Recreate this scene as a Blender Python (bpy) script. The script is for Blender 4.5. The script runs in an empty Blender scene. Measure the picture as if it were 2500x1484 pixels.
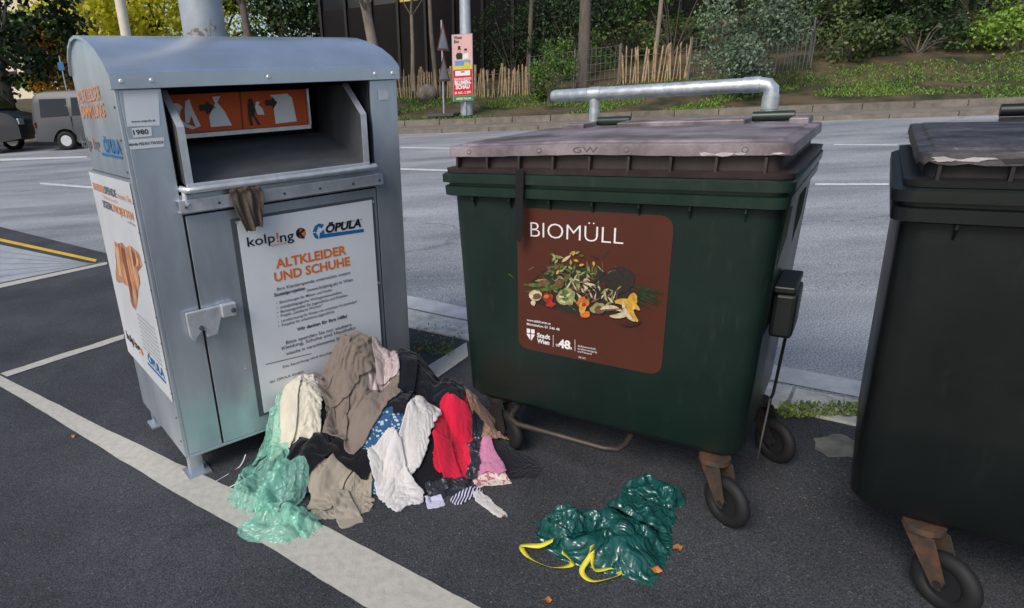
import bpy, bmesh, math, random
import numpy as np
from mathutils import Vector, Matrix
random.seed(7); np.random.seed(7)
R=math.radians
scene=bpy.context.scene; COL=scene.collection
# ---------------------------------------------------------------- camera model
F=1500.; PX,PY=960.,790.; H0=1.6
zc=-(Vector(((1212-PX)/F,-(4942-PY)/F,-1)).normalized())
fw=Vector((0,0,-1)); yc=(fw-zc*fw.dot(zc)).normalized(); xc=yc.cross(zc)
CAM=Vector((0,0,H0))
def ray(u,v):
    c=Vector(((u-PX)/F,-(v-PY)/F,-1)); return Vector((xc.dot(c),yc.dot(c),zc.dot(c)))
cd=bpy.data.cameras.new('camera'); cam=bpy.data.objects.new('camera',cd); COL.objects.link(cam)
cam.matrix_world=Matrix.Translation(CAM)@Matrix((xc,yc,zc)).to_4x4()
cd.sensor_width=36; cd.lens=F/2500*36; cd.shift_x=(1250-PX)/2500; cd.shift_y=(PY-742)/2500
cd.clip_end=1000; cd.clip_start=.05; scene.camera=cam
# ---------------------------------------------------------------- terrain
def base(x,y): return .036*max(0.,y-4.5)
def sm(t): t=min(1,max(0,t)); return t*t*(3-2*t)
def wof(x,y): return .309*x+.951*y-20.05
def bank(x,y):
    w=wof(x,y)
    if w<0: return 0.
    if w<1.0: return .12
    if w<1.3: return .32
    b=.30+min(w-1.3,4)*.16+max(0,min(w-5.3,40))*.02
    b+=.22*max(0,min(w-4,26))*sm((x-5)/9)
    return b
def TH(x,y): return base(x,y)+bank(x,y)
def gh(u,v):
    d=ray(u,v); t=1.; 
    while t<140:
        p=CAM+d*t
        if p.z<=TH(p.x,p.y): break
        t+=.05+t*.004
    lo,hi=t-.05-t*.004,t
    for _ in range(16):
        m=(lo+hi)/2; p=CAM+d*m
        if p.z<=TH(p.x,p.y): hi=m
        else: lo=m
    return CAM+d*hi
def along(u,dist,v=220):
    d=ray(u,v); d.z=0; d.normalize(); x,y=d.x*dist,d.y*dist
    return Vector((x,y,TH(x,y)))
# ---------------------------------------------------------------- materials
def S(r,g,b):
    f=lambda c:(c/255/12.92 if c/255<=.04045 else ((c/255+.055)/1.055)**2.4)
    return (f(r),f(g),f(b),1)
def mul(c,k): return (min(1,c[0]*k),min(1,c[1]*k),min(1,c[2]*k),1)
def newmat(name):
    m=bpy.data.materials.new(name); m.use_nodes=True; nt=m.node_tree
    return m,nt,nt.nodes['Principled BSDF']
def M(name,col,rough=.6,metal=0,ns=8,amt=.12,bump=0,bs=None,stretch=None,col2=None,spec=.5,detail=6,thr=(.3,.7),sheen=0,dirt=0,dcol=(150,148,140),dthr=(.56,.78)):
    m,nt,b=newmat(name); N=nt.nodes; L=nt.links
    tc=N.new('ShaderNodeTexCoord'); src=tc.outputs['Object']
    if stretch:
        mp=N.new('ShaderNodeMapping'); mp.inputs['Scale'].default_value=stretch; L.new(src,mp.inputs[0]); src=mp.outputs[0]
    nz=N.new('ShaderNodeTexNoise'); nz.inputs['Scale'].default_value=ns; nz.inputs['Detail'].default_value=detail; nz.inputs['Roughness'].default_value=.65
    L.new(src,nz.inputs['Vector'])
    cr=N.new('ShaderNodeValToRGB'); cr.color_ramp.elements[0].position=thr[0]; cr.color_ramp.elements[1].position=thr[1]
    cr.color_ramp.elements[0].color=mul(col,1-amt); cr.color_ramp.elements[1].color=col2 or mul(col,1+amt)
    L.new(nz.outputs[0],cr.inputs[0]); out=cr.outputs[0]
    if dirt:
        mp=N.new('ShaderNodeMapping'); mp.inputs['Scale'].default_value=(9,9,1.2); mp.inputs['Rotation'].default_value=(.3,.2,.1); L.new(tc.outputs['Object'],mp.inputs[0])
        n3=N.new('ShaderNodeTexNoise'); n3.inputs['Scale'].default_value=5; n3.inputs['Detail'].default_value=9; n3.inputs['Roughness'].default_value=.75; L.new(mp.outputs[0],n3.inputs['Vector'])
        c3=N.new('ShaderNodeValToRGB'); c3.color_ramp.elements[0].position=dthr[0]; c3.color_ramp.elements[1].position=dthr[1]; c3.color_ramp.elements[0].color=(0,0,0,1); c3.color_ramp.elements[1].color=(dirt,dirt,dirt,1)
        L.new(n3.outputs[0],c3.inputs[0]); mx=N.new('ShaderNodeMixRGB'); L.new(c3.outputs[0],mx.inputs[0]); L.new(out,mx.inputs[1]); mx.inputs[2].default_value=S(*dcol); out=mx.outputs[0]
        rm=N.new('ShaderNodeMapRange'); rm.inputs[3].default_value=rough*.7; rm.inputs[4].default_value=min(1,rough*1.4); L.new(nz.outputs[0],rm.inputs[0]); L.new(rm.outputs[0],b.inputs['Roughness'])
    L.new(out,b.inputs['Base Color'])
    if not dirt: b.inputs['Roughness'].default_value=rough
    b.inputs['Metallic'].default_value=metal
    b.inputs['Specular IOR Level'].default_value=spec
    if sheen: b.inputs['Sheen Weight'].default_value=sheen
    if bump:
        n2=N.new('ShaderNodeTexNoise'); n2.inputs['Scale'].default_value=bs or ns*4; n2.inputs['Detail'].default_value=4
        L.new(tc.outputs['Object'],n2.inputs['Vector'])
        bp=N.new('ShaderNodeBump'); bp.inputs['Strength'].default_value=bump; bp.inputs['Distance'].default_value=.01
        L.new(n2.outputs[0],bp.inputs['Height']); L.new(bp.outputs[0],b.inputs['Normal'])
    return m
def asphalt(name,dark,light,speck,ss=160,big=1.2,rough=.85,crack=0.,cs=.55,stretch=None):
    m,nt,b=newmat(name); N=nt.nodes; L=nt.links
    tc=N.new('ShaderNodeTexCoord'); src=tc.outputs['Object']
    n1=N.new('ShaderNodeTexNoise'); n1.inputs['Scale'].default_value=big; n1.inputs['Detail'].default_value=8; n1.inputs['Roughness'].default_value=.6
    n2=N.new('ShaderNodeTexNoise'); n2.inputs['Scale'].default_value=ss; n2.inputs['Detail'].default_value=3
    vo=N.new('ShaderNodeTexVoronoi'); vo.inputs['Scale'].default_value=ss*.55
    for n in (n1,n2,vo): L.new(src,n.inputs['Vector'])
    if stretch:
        mp=N.new('ShaderNodeMapping'); mp.inputs['Rotation'].default_value=(0,0,R(40)); mp.inputs['Scale'].default_value=stretch; L.new(src,mp.inputs[0]); L.new(mp.outputs[0],n1.inputs['Vector'])
    c1=N.new('ShaderNodeValToRGB'); c1.color_ramp.elements[0].position=.32; c1.color_ramp.elements[1].position=.7
    c1.color_ramp.elements[0].color=dark; c1.color_ramp.elements[1].color=light; L.new(n1.outputs[0],c1.inputs[0])
    c2=N.new('ShaderNodeValToRGB'); c2.color_ramp.elements[0].position=.35; c2.color_ramp.elements[0].color=(.4,.4,.4,1)
    c2.color_ramp.elements[1].position=.68; c2.color_ramp.elements[1].color=(1.6,1.6,1.6,1); L.new(n2.outputs[0],c2.inputs[0])
    mx=N.new('ShaderNodeMixRGB'); mx.blend_type='MULTIPLY'; mx.inputs[0].default_value=1
    L.new(c1.outputs[0],mx.inputs[1]); L.new(c2.outputs[0],mx.inputs[2])
    c3=N.new('ShaderNodeValToRGB'); c3.color_ramp.elements[0].position=.0; c3.color_ramp.elements[0].color=(1,1,1,1)
    c3.color_ramp.elements[1].position=.24; c3.color_ramp.elements[1].color=(0,0,0,1); L.new(vo.outputs['Distance'],c3.inputs[0])
    n4=N.new('ShaderNodeTexNoise'); n4.inputs['Scale'].default_value=ss*.3; L.new(src,n4.inputs['Vector'])
    c4=N.new('ShaderNodeValToRGB'); c4.color_ramp.elements[0].position=.5; c4.color_ramp.elements[1].position=.6; L.new(n4.outputs[0],c4.inputs[0])
    mm=N.new('ShaderNodeMath'); mm.operation='MULTIPLY'; L.new(c3.outputs[0],mm.inputs[0]); L.new(c4.outputs[0],mm.inputs[1])
    mx2=N.new('ShaderNodeMixRGB'); L.new(mm.outputs[0],mx2.inputs[0]); L.new(mx.outputs[0],mx2.inputs[1]); mx2.inputs[2].default_value=speck
    out=mx2.outputs[0]
    if crack:
        v2=N.new('ShaderNodeTexVoronoi'); v2.feature='DISTANCE_TO_EDGE'; v2.inputs['Scale'].default_value=crack
        nd=N.new('ShaderNodeTexNoise'); nd.inputs['Scale'].default_value=3; nd.inputs['Detail'].default_value=6; L.new(src,nd.inputs['Vector'])
        md=N.new('ShaderNodeMixRGB'); md.blend_type='ADD'; md.inputs[0].default_value=.5; L.new(src,md.inputs[1]); L.new(nd.outputs['Color'],md.inputs[2])
        L.new(md.outputs[0],v2.inputs['Vector'])
        cc=N.new('ShaderNodeValToRGB'); cc.color_ramp.elements[0].position=.0; cc.color_ramp.elements[0].color=(cs,cs,cs,1)
        cc.color_ramp.elements[1].position=.004; cc.color_ramp.elements[1].color=(1,1,1,1); L.new(v2.outputs['Distance'],cc.inputs[0])
        m3=N.new('ShaderNodeMixRGB'); m3.blend_type='MULTIPLY'; m3.inputs[0].default_value=1; L.new(out,m3.inputs[1]); L.new(cc.outputs[0],m3.inputs[2]); out=m3.outputs[0]
    L.new(out,b.inputs['Base Color']); b.inputs['Roughness'].default_value=rough; b.inputs['Specular IOR Level'].default_value=.4
    bp=N.new('ShaderNodeBump'); bp.inputs['Strength'].default_value=.5; bp.inputs['Distance'].default_value=.004
    L.new(n2.outputs[0],bp.inputs['Height']); L.new(bp.outputs[0],b.inputs['Normal'])
    return m
def leafmat(name,dark,light,trans=0):
    m,nt,b=newmat(name); N=nt.nodes; L=nt.links
    g=N.new('ShaderNodeNewGeometry'); tc=N.new('ShaderNodeTexCoord')
    nz=N.new('ShaderNodeTexNoise'); nz.inputs['Scale'].default_value=.7; L.new(tc.outputs['Object'],nz.inputs['Vector'])
    ad=N.new('ShaderNodeMath'); ad.operation='ADD'; L.new(g.outputs['Random Per Island'],ad.inputs[0]); L.new(nz.outputs[0],ad.inputs[1])
    cr=N.new('ShaderNodeValToRGB'); cr.color_ramp.elements[0].position=.4; cr.color_ramp.elements[1].position=1.0
    cr.color_ramp.elements[0].color=dark; cr.color_ramp.elements[1].color=light
    ml=N.new('ShaderNodeMath'); ml.operation='MULTIPLY'; ml.inputs[1].default_value=.72; L.new(ad.outputs[0],ml.inputs[0]); L.new(ml.outputs[0],cr.inputs[0])
    L.new(cr.outputs[0],b.inputs['Base Color']); b.inputs['Roughness'].default_value=.6
    if trans:
        tr=N.new('ShaderNodeBsdfTranslucent'); L.new(cr.outputs[0],tr.inputs[0]); mx=N.new('ShaderNodeMixShader'); mx.inputs[0].default_value=trans
        L.new(b.outputs[0],mx.inputs[1]); L.new(tr.outputs[0],mx.inputs[2]); L.new(mx.outputs[0],nt.nodes['Material Output'].inputs['Surface'])
    return m
# ---------------------------------------------------------------- helpers
def tag(o,label=None,cat=None,group=None,kind=None):
    if label: o['label']=label
    if cat: o['category']=cat
    if group: o['group']=group
    if kind: o['kind']=kind
    return o
def empty(name,loc,rz=0,label=None,cat=None,group=None):
    o=bpy.data.objects.new(name,None); COL.objects.link(o); o.location=loc; o.rotation_euler=(0,0,rz); o.empty_display_size=.1
    return tag(o,label,cat,group)
_tc={}
def tmesh(body,bold):
    k=(body,bold)
    if k in _tc: return _tc[k]
    cu=bpy.data.curves.new('t','FONT'); cu.body=body; cu.size=1; cu.offset=bold; cu.resolution_u=3
    ob=bpy.data.objects.new('t',cu); COL.objects.link(ob)
    me=bpy.data.meshes.new_from_object(ob)
    vs=[(v.co.x,v.co.y) for v in me.vertices]; fs=[tuple(p.vertices) for p in me.polygons]
    bpy.data.objects.remove(ob); bpy.data.meshes.remove(me); bpy.data.curves.remove(cu)
    _tc[k]=(vs,fs); return _tc[k]
class MB:
    def __init__(s): s.v=[]; s.f=[]; s.m=[]
    def add(s,vs,fs,mi=0):
        n=len(s.v); s.v+= [tuple(v) for v in vs]; s.f+=[tuple(i+n for i in f) for f in fs]; s.m+=[mi]*len(fs); return s
    def box(s,x0,x1,y0,y1,z0,z1,mi=0):
        return s.add([(x0,y0,z0),(x1,y0,z0),(x1,y1,z0),(x0,y1,z0),(x0,y0,z1),(x1,y0,z1),(x1,y1,z1),(x0,y1,z1)],
            [(0,3,2,1),(4,5,6,7),(0,1,5,4),(1,2,6,5),(2,3,7,6),(3,0,4,7)],mi)
    def prism(s,poly,vec,mi=0):
        n=len(poly); a=[Vector(p) for p in poly]; b=[p+Vector(vec) for p in a]
        return s.add(a+b,[tuple(range(n)),tuple(range(2*n-1,n-1,-1))]+[(i,(i+1)%n,n+(i+1)%n,n+i) for i in range(n)],mi)
    def loft(s,secs,mi=0,cap=True,closed=True):
        n=len(secs[0]); vs=[p for q in secs for p in q]; fs=[]
        for k in range(len(secs)-1):
            for i in range(n if closed else n-1):
                j=(i+1)%n; fs.append((k*n+i,k*n+j,(k+1)*n+j,(k+1)*n+i))
        if cap: fs.append(tuple(range(n-1,-1,-1))); fs.append(tuple((len(secs)-1)*n+i for i in range(n)))
        return s.add(vs,fs,mi)
    def tube(s,path,r,n=8,mi=0,cap=True):
        P=[Vector(p) for p in path]; rs=r if isinstance(r,(list,tuple)) else [r]*len(P)
        T=[]
        for i in range(len(P)):
            a=P[max(0,i-1)]; b=P[min(len(P)-1,i+1)]; T.append((b-a).normalized())
        up=Vector((0,0,1)) if abs(T[0].z)<.9 else Vector((1,0,0)); secs=[]
        nrm=(up-T[0]*up.dot(T[0])).normalized()
        for i,p in enumerate(P):
            nrm=(nrm-T[i]*nrm.dot(T[i])).normalized(); bn=T[i].cross(nrm)
            secs.append([p+(nrm*math.cos(2*math.pi*k/n)+bn*math.sin(2*math.pi*k/n))*rs[i] for k in range(n)])
        return s.loft(secs,mi,cap)
    def ring(s,c,ax,R_,r,n=28,m=10,mi=0,sq=1.):
        c=Vector(c); ax=Vector(ax).normalized(); a=ax.orthogonal().normalized(); b=ax.cross(a); vs=[]; fs=[]
        for i in range(n):
            t=2*math.pi*i/n; d=a*math.cos(t)+b*math.sin(t)
            for j in range(m):
                q=2*math.pi*j/m; vs.append(c+d*(R_+r*math.cos(q))+ax*(r*sq*math.sin(q)))
        for i in range(n):
            for j in range(m): fs.append((i*m+j,((i+1)%n)*m+j,((i+1)%n)*m+(j+1)%m,i*m+(j+1)%m))
        return s.add(vs,fs,mi)
    def cyl(s,p0,p1,r,n=16,mi=0): return s.tube([p0,p1],r,n,mi)
    def flat(s,pl,pts,off=.001,mi=0):
        return s.add([pl.pt(x,z,off) for x,z in pts],[tuple(range(len(pts)))],mi)
    def fpx(s,pl,pts,off=.001,mi=0): return s.flat(pl,[pl.px(u,v) for u,v in pts],off,mi)
    def rrect(s,pl,x0,x1,z0,z1,r,off=.001,mi=0,n=5):
        pts=[]
        for cx,cz,a0 in ((x1-r,z1-r,0),(x0+r,z1-r,90),(x0+r,z0+r,180),(x1-r,z0+r,270)):
            for k in range(n+1):
                a=R(a0+90*k/n); pts.append((cx+r*math.cos(a),cz+r*math.sin(a)))
        return s.flat(pl,pts,off,mi)
    def blob(s,pl,u,v,ru,rv,off=.001,mi=0,n=16,j=.15,rot=0):
        pts=[]
        for k in range(n):
            a=2*math.pi*k/n; q=1+random.uniform(-j,j); x=ru*q*math.cos(a); y=rv*q*math.sin(a)
            pts.append((u+x*math.cos(rot)-y*math.sin(rot),v+x*math.sin(rot)+y*math.cos(rot)))
        return s.fpx(pl,pts,off,mi)
    def text(s,pl,body,X0,X1,Z,h,off=.0015,mi=0,bold=0.,shear=0):
        vs,fs=tmesh(body,bold)
        if not vs: return s
        xs=[a for a,b in vs]; mn,mx=min(xs),max(xs); k=(X1-X0)/(mx-mn); kz=h/.72
        return s.add([pl.pt(X0+(a-mn)*k+shear*b*kz,Z+b*kz,off) for a,b in vs],fs,mi)
    def tpx(s,pl,body,u0,v0,u1,v1,hpx,mi=0,bold=0.,off=.0015,shear=0):
        a=pl.px(u0,v0); b=pl.px(u1,v1); c=pl.px(u0,v0-hpx)
        return s.text(pl,body,a[0],b[0],(a[1]+b[1])/2,c[1]-a[1],off,mi,bold,shear)
    def build(s,name,mats,parent=None,smooth=None,bevel=0,sub=0,solid=0,fix=True,seg=2):
        me=bpy.data.meshes.new(name); me.from_pydata(s.v,[],s.f)
        if not isinstance(mats,(list,tuple)): mats=[mats]
        for m in mats: me.materials.append(m)
        me.polygons.foreach_set('material_index',s.m)
        if fix:
            bm=bmesh.new(); bm.from_mesh(me); bmesh.ops.recalc_face_normals(bm,faces=bm.faces); bm.to_mesh(me); bm.free()
        if smooth is not None:
            me.polygons.foreach_set('use_smooth',[True]*len(me.polygons)); me.set_sharp_from_angle(angle=R(smooth))
        o=bpy.data.objects.new(name,me); COL.objects.link(o)
        if parent: o.parent=parent
        if bevel:
            b=o.modifiers.new('b','BEVEL'); b.width=bevel; b.segments=seg; b.limit_method='ANGLE'; b.angle_limit=R(40)
        if solid:
            d=o.modifiers.new('s','SOLIDIFY'); d.thickness=solid; d.offset=1
        if sub:
            d=o.modifiers.new('u','SUBSURF'); d.levels=sub; d.render_levels=sub
        return o
class Frame:
    def __init__(s,O,ang):
        s.O=Vector(O); s.a=ang; c,n=math.cos(ang),math.sin(ang); s.ex=Vector((c,n,0)); s.ey=Vector((-n,c,0)); s.ez=Vector((0,0,1))
    def loc(s,p): q=Vector(p)-s.O; return Vector((q.dot(s.ex),q.dot(s.ey),q.z))
    def w(s,x,y,z): return s.O+s.ex*x+s.ey*y+s.ez*z
class Pl:
    def __init__(s,fr,Y0=0,slope=0,conv=None): s.fr=fr; s.Y0=Y0; s.sl=slope; s.conv=conv
    def px(s,u,v):
        d=ray(u,v); dl=(d.dot(s.fr.ex),d.dot(s.fr.ey),d.z); c=s.fr.loc(CAM)
        t=(s.Y0+s.sl*c.z-c.y)/(dl[1]-s.sl*dl[2]); return (c.x+t*dl[0],c.z+t*dl[2])
    def pt(s,X,Z,off=0):
        p=(X,s.Y0+s.sl*Z-off,Z); return s.conv(*p) if s.conv else p
def sheet(name,poly,dz,mat,kind='structure'):
    bm=bmesh.new(); f=bm.faces.new([bm.verts.new((x,y,0)) for x,y in poly])
    bmesh.ops.bisect_plane(bm,geom=bm.verts[:]+bm.edges[:]+bm.faces[:],plane_co=(0,4.5,0),plane_no=(0,1,0))
    for v in bm.verts: v.co.z=base(v.co.x,v.co.y)+dz
    bmesh.ops.recalc_face_normals(bm,faces=bm.faces)
    if bm.faces[:] and bm.faces[:][0].normal.z<0: bmesh.ops.reverse_faces(bm,faces=bm.faces[:])
    me=bpy.data.meshes.new(name); bm.to_mesh(me); bm.free(); me.materials.append(mat)
    o=bpy.data.objects.new(name,me); COL.objects.link(o); o['kind']=kind; return o
def psheet(name,pix,dz,mat): return sheet(name,[tuple(gh(u,v))[:2] for u,v in pix],dz,mat)
# ---------------------------------------------------------------- base materials
mPark=asphalt('parking asphalt',S(49,51,55),S(74,76,81),S(160,160,160),170,1.3,crack=.22,cs=.78)
mRoad=asphalt('road asphalt',S(120,124,130),S(180,183,187),S(250,250,250),95,.45,crack=.1,cs=.65,stretch=(.5,2.2,1),rough=.6)
mWhite=M('worn white paint',S(178,175,166),.8,ns=30,amt=.14,bump=.2,bs=160,thr=(.25,.6))
mWhite2=M('road paint',S(206,208,210),.8,ns=9,amt=.2)
mYel=M('yellow paint',S(216,174,56),.7,ns=12,amt=.15)
mKerb=M('kerb stone',S(196,194,186),.85,ns=14,amt=.3,bump=.5,bs=60)
mKerbF=M('old kerb stone',S(118,110,100),.9,ns=3,amt=.35,bump=.5,bs=30)
mPath=M('footpath asphalt',S(116,112,106),.9,ns=2,amt=.2)
mSoil=M('verge soil and grass',S(46,58,26),.95,ns=.9,amt=.35,col2=S(94,80,58),bump=.5,bs=8,thr=(.38,.58))
mPav=M('paving',S(156,162,168),.85,ns=5,amt=.15)
# ---------------------------------------------------------------- ground sheets
sd=Vector((.766,-.643)); pd=Vector((.643,.766))
def SQ(s_,q): p=sd*s_+pd*q; return (p.x,p.y)
sheet('ground',[(-220,-60),(220,-60),(220,260),(-220,260)],-.03,M('earth',S(90,80,62),.95))
def KW(s_,w): return (.309*(20.05+w)+.951*s_, .951*(20.05+w)-.309*s_)
sheet('road',[(-90,-40),(90,-40),KW(85,.05),KW(-85,.05)],0,mRoad)
sheet('parking_area',[SQ(-45,3.38),SQ(-45,-30),SQ(40,-30),SQ(40,3.38)],.004,mPark)
mb=MB(); s_=-5
while s_<14:
    l=.95+random.uniform(-.03,.03)
    a=SQ(s_+.006,3.385); b=SQ(s_+l,3.385); c=SQ(s_+l,3.68); d=SQ(s_+.006,3.68)
    zz=.018+random.uniform(-.004,.004)
    mb.prism([(a[0],a[1],base(*a)-.02),(b[0],b[1],base(*b)-.02),(c[0],c[1],base(*c)-.02),(d[0],d[1],base(*d)-.02)],(0,0,zz+.02)); s_+=l+.008
tag(mb.build('kerb',mKerb,bevel=.006),kind='structure')
def jitter(pts,a=3,step=40):
    out=[]
    for i in range(len(pts)):
        p,q=pts[i],pts[(i+1)%len(pts)]; L=math.hypot(q[0]-p[0],q[1]-p[1]); n=max(1,int(L/step))
        for k in range(n): 
            t=k/n; out.append((p[0]+(q[0]-p[0])*t+random.uniform(-a,a)*(k>0),p[1]+(q[1]-p[1])*t+random.uniform(-a,a)*.6*(k>0)))
    return out
sheet('road_marking',[SQ(-3.5+.5*k,3.73+random.uniform(-.012,.012)) for k in range(30)]+[SQ(11-.5*k,3.95+random.uniform(-.02,.02)) for k in range(30)],.006,M('faded road paint',S(190,192,194),.85,ns=6,amt=.2))
psheet('parking_marking',jitter([(-60,893),(0,918),(235,1038),(545,1186),(800,1290),(1165,1484),(1235,1520),(965,1520),(888,1484),(595,1300),(400,1190),(110,1010),(0,945),(-60,915)],2.0,30),.008,mWhite)
psheet('parking_marking',jitter([(2,914),(303,818),(304,829),(18,922)],1,30),.009,mWhite)
psheet('parking_marking',[(1033,903),(1139,838),(1143,872),(1068,925)],.009,mWhite)
psheet('road_marking',[(0,583),(237,635),(233,641),(0,590)],.009,mYel)
psheet('road_marking',[(0,695),(262,641),(262,647),(0,705)],.009,mWhite)
psheet('paving',[(0,598),(225,646),(250,642),(255,640),(0,692)],.007,mPav)
mJoint=M('paving joint',S(140,145,150),.9)
for k in range(1,6):
    v0=598+(692-598)*k/6; psheet('paving_joint',[(0,v0),(225+4*k,646-.6*k),(225+4*k,647-.6*k),(0,v0+1.2)],.0095,mJoint)
psheet('road_marking',[(98,446),(228,456),(228,461),(98,450)],.006,mWhite2)
psheet('road_marking',[(0,388),(212,381),(212,385),(0,393)],.006,mWhite2)
for pix in ([(978,359),(1112,361),(1112,364),(978,362)],[(975,411),(1113,415),(1113,419),(975,415)],[(1990,448),(2170,448),(2170,453),(1990,453)],
            [(2036,352),(2190,353),(2190,356),(2036,355)],[(2260,268),(2500,264),(2500,267),(2260,271)]):
    psheet('road_marking',pix,.006,mWhite2)
def strip(name,w0,w1,z0,z1,mat,blocks=0,s0=-60,s1=60):
    mb=MB(); L=blocks or 120; s_=s0
    while s_<s1:
        g=.012 if blocks else 0; j=random.uniform(-.008,.008) if blocks else 0
        pts=[KW(s_+g,w0),KW(s_+L-g,w0),KW(s_+L-g,w1),KW(s_+g,w1)]
        lo=[(x,y,base(x,y)+z0) for x,y in pts]; hi=[(x,y,base(x,y)+z1+j) for x,y in pts]
        mb.add(lo+hi,[(0,3,2,1),(4,5,6,7),(0,1,5,4),(1,2,6,5),(2,3,7,6),(3,0,4,7)]); s_+=L
    return tag(mb.build(name,mat),kind='structure')
strip('kerb',0,.2,-.05,.12,mKerbF,1.5); strip('footpath',.2,1.0,-.05,.11,mPath); strip('kerb',1.0,1.28,-.05,.34,mKerbF,1.2)
mb=MB(); ss=np.linspace(-75,75,101); ww=np.concatenate([[1.28],np.linspace(1.5,12,22),np.linspace(14,110,26)])
vs=[]
for w in ww:
    for s_ in ss:
        x,y=KW(s_,w); vs.append((x,y,TH(x,y)+random.uniform(-.05,.05)-.02 if w>1.4 else base(x,y)+.29))
n=len(ss); fs=[(i*n+j,i*n+j+1,(i+1)*n+j+1,(i+1)*n+j) for i in range(len(ww)-1) for j in range(n-1)]
mb.add(vs,fs); tag(mb.build('grass_verge',mSoil,smooth=60),kind='structure')
# ---------------------------------------------------------------- clothes container
mGal=M('silver painted steel',S(196,205,214),.3,.68,ns=5,amt=.15,bump=.08,bs=7,stretch=(1,1,.35),dirt=.4,dcol=(222,227,232))
mGalR=M('silver steel hood',S(196,206,218),.24,.75,ns=4,amt=.12,bump=.06,bs=7,dirt=.25,dcol=(220,225,232))
mGalL=M('bright steel strip',S(208,211,216),.3,.5,ns=14,amt=.2)
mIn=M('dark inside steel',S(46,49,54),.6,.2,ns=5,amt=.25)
mChute=M('chute steel',S(98,102,106),.45,.4,ns=6,amt=.25,stretch=(1,3,1),dirt=.15)
mBlk=M('black',S(22,22,24),.6,amt=.1); mTrim=M('grey trim',S(90,96,102),.5,.3)
mPost=M('white poster',S(222,226,230),.3,ns=3,amt=.05,dirt=.08); mPost2=M('side poster',S(204,208,212),.3,ns=2,amt=.1,dirt=.15)
mOr=M('orange print',S(226,118,22),.5,ns=6,amt=.06); mOrF=M('faded orange print',S(204,138,92),.5,ns=6,amt=.1); mOrB=M('orange board',S(206,84,14),.55,ns=3,amt=.15)
mInk=M('ink',S(26,27,30),.5); mBlu=M('blue print',S(26,104,158),.5); mGrT=M('grey print',S(96,98,104),.5); mWh=M('white print',S(228,228,228),.5,amt=.04)
d_=ray(455,1120); t_=(.12-H0)/d_.z; p_=CAM+d_*t_
FC=Frame((p_.x,p_.y,0),R(34.3)); W=1.292; D=.75
C=empty('clothes_container',FC.O,FC.a,'silver steel clothes container with curved roof and open chute, behind the clothes heap','clothes donation container')
arch=[(0,1.76),(.05,1.80),(.13,1.843),(.23,1.88),(.35,1.912),(.47,1.928),(.57,1.925),(.66,1.90),(.72,1.86),(.75,1.80)]
prof=[(0,.12)]+arch+[(.75,.12)]
mb=MB(); mb.prism([(0,y,z) for y,z in prof],(.016,0,0)); mb.build('side_panel',mGal,C,bevel=.003)
mb=MB(); mb.prism([(W-.016,y,z) for y,z in prof],(.016,0,0)); mb.build('side_panel',mGal,C,bevel=.003)
mb=MB(); mb.box(.016,W-.016,D-.012,D,.12,1.80); mb.build('back_panel',mGal,C)
mb=MB(); mb.box(.016,W-.016,.013,D-.012,.12,.135); mb.build('floor_panel',mGal,C)
mb=MB(); mb.box(0.0165,.172,-.002,.012,.134,1.699); mb.build('front_stile',mGal,C,bevel=.002)
mb=MB(); mb.box(1.138,W-.0165,-.002,.012,.134,1.699); mb.build('front_stile',mGal,C,bevel=.002)
mb=MB(); mb.box(.172,1.138,.004,.014,1.21,1.29); mb.build('front_rail',mGal,C,bevel=.002)
mb=MB(); secs=[]
ar=[(-.014,1.742)]+[(y-.006,z+.006) for y,z in arch]
for x in (-.012,W+.012): secs.append([(x,y,z) for y,z in ar]+[(x,y,z-.012) for y,z in reversed(ar)])
mb.loft(secs); mb.build('roof',mGalR,C,smooth=30)
mb=MB(); mb.box(-.012,W+.012,-.016,-.003,1.700,1.758); mb.build('roof_lip',mGalR,C,bevel=.002)
for x in (.03,.14,.62,1.16,1.26):
    mb=MB(); mb.tube([(x,-.016,1.728),(x,-.021,1.728)],[.009,.006],10); mb.build('bolt',mGalL,C)
mb=MB(); mb.box(.174,.18,.014,.6,1.2,1.76).box(1.13,1.136,.014,.6,1.2,1.76).box(.18,1.13,.59,.6,1.2,1.76).box(.18,1.13,.014,.59,1.195,1.2).box(.18,1.13,.02,.59,1.755,1.76); mb.build('interior_box',mIn,C)
for x in (.198,1.075):
    mb=MB(); mb.prism([(x,-.03,1.325),(x,-.03,1.555),(x,.11,1.692),(x,.42,1.692),(x,.42,1.47)],(.008,0,0)); q=mb.build('chute_side',mChute,C)
    sx_=-.02 if x>1 else .0
    mb=MB(); mb.prism([(x+sx_,-.034,1.325),(x+sx_,-.034,1.555),(x+sx_,.11,1.696),(x+sx_,.11,1.690),(x+sx_,-.03,1.55),(x+sx_,-.03,1.325)],(.03,0,0)); mb.build('flange',mGalL,q)
mb=MB(); mb.prism([(.206,-.03,1.322),(.206,.34,1.475),(.206,.34,1.47),(.206,-.03,1.314)],(.869,0,0)); mb.build('chute_floor',mChute,C)
mb=MB(); mb.box(.2,1.083,-.036,-.026,1.305,1.335); mb.build('chute_lip',mGalL,C,bevel=.003)
mb=MB(); mb.tube([(.185,.01,1.315),(.187,-.04,1.313),(.2,-.06,1.312),(.25,-.064,1.312),(1.05,-.064,1.312),(1.10,-.06,1.312),(1.112,-.04,1.313),(1.113,.01,1.315)],.0135,12); mb.build('handle',mGalL,C,smooth=40)
mb=MB(); mb.tube([(.19,-.02,1.315),(.185,-.028,1.262),(.195,-.032,1.252)],.012,10); mb.build('handle_stop',mGalL,C,smooth=40)
pb=Pl(FC,.235); 
tl=pb.px(403,234); br=pb.px(752,303); bl=pb.px(440,327); tr=pb.px(733,216)
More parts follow.
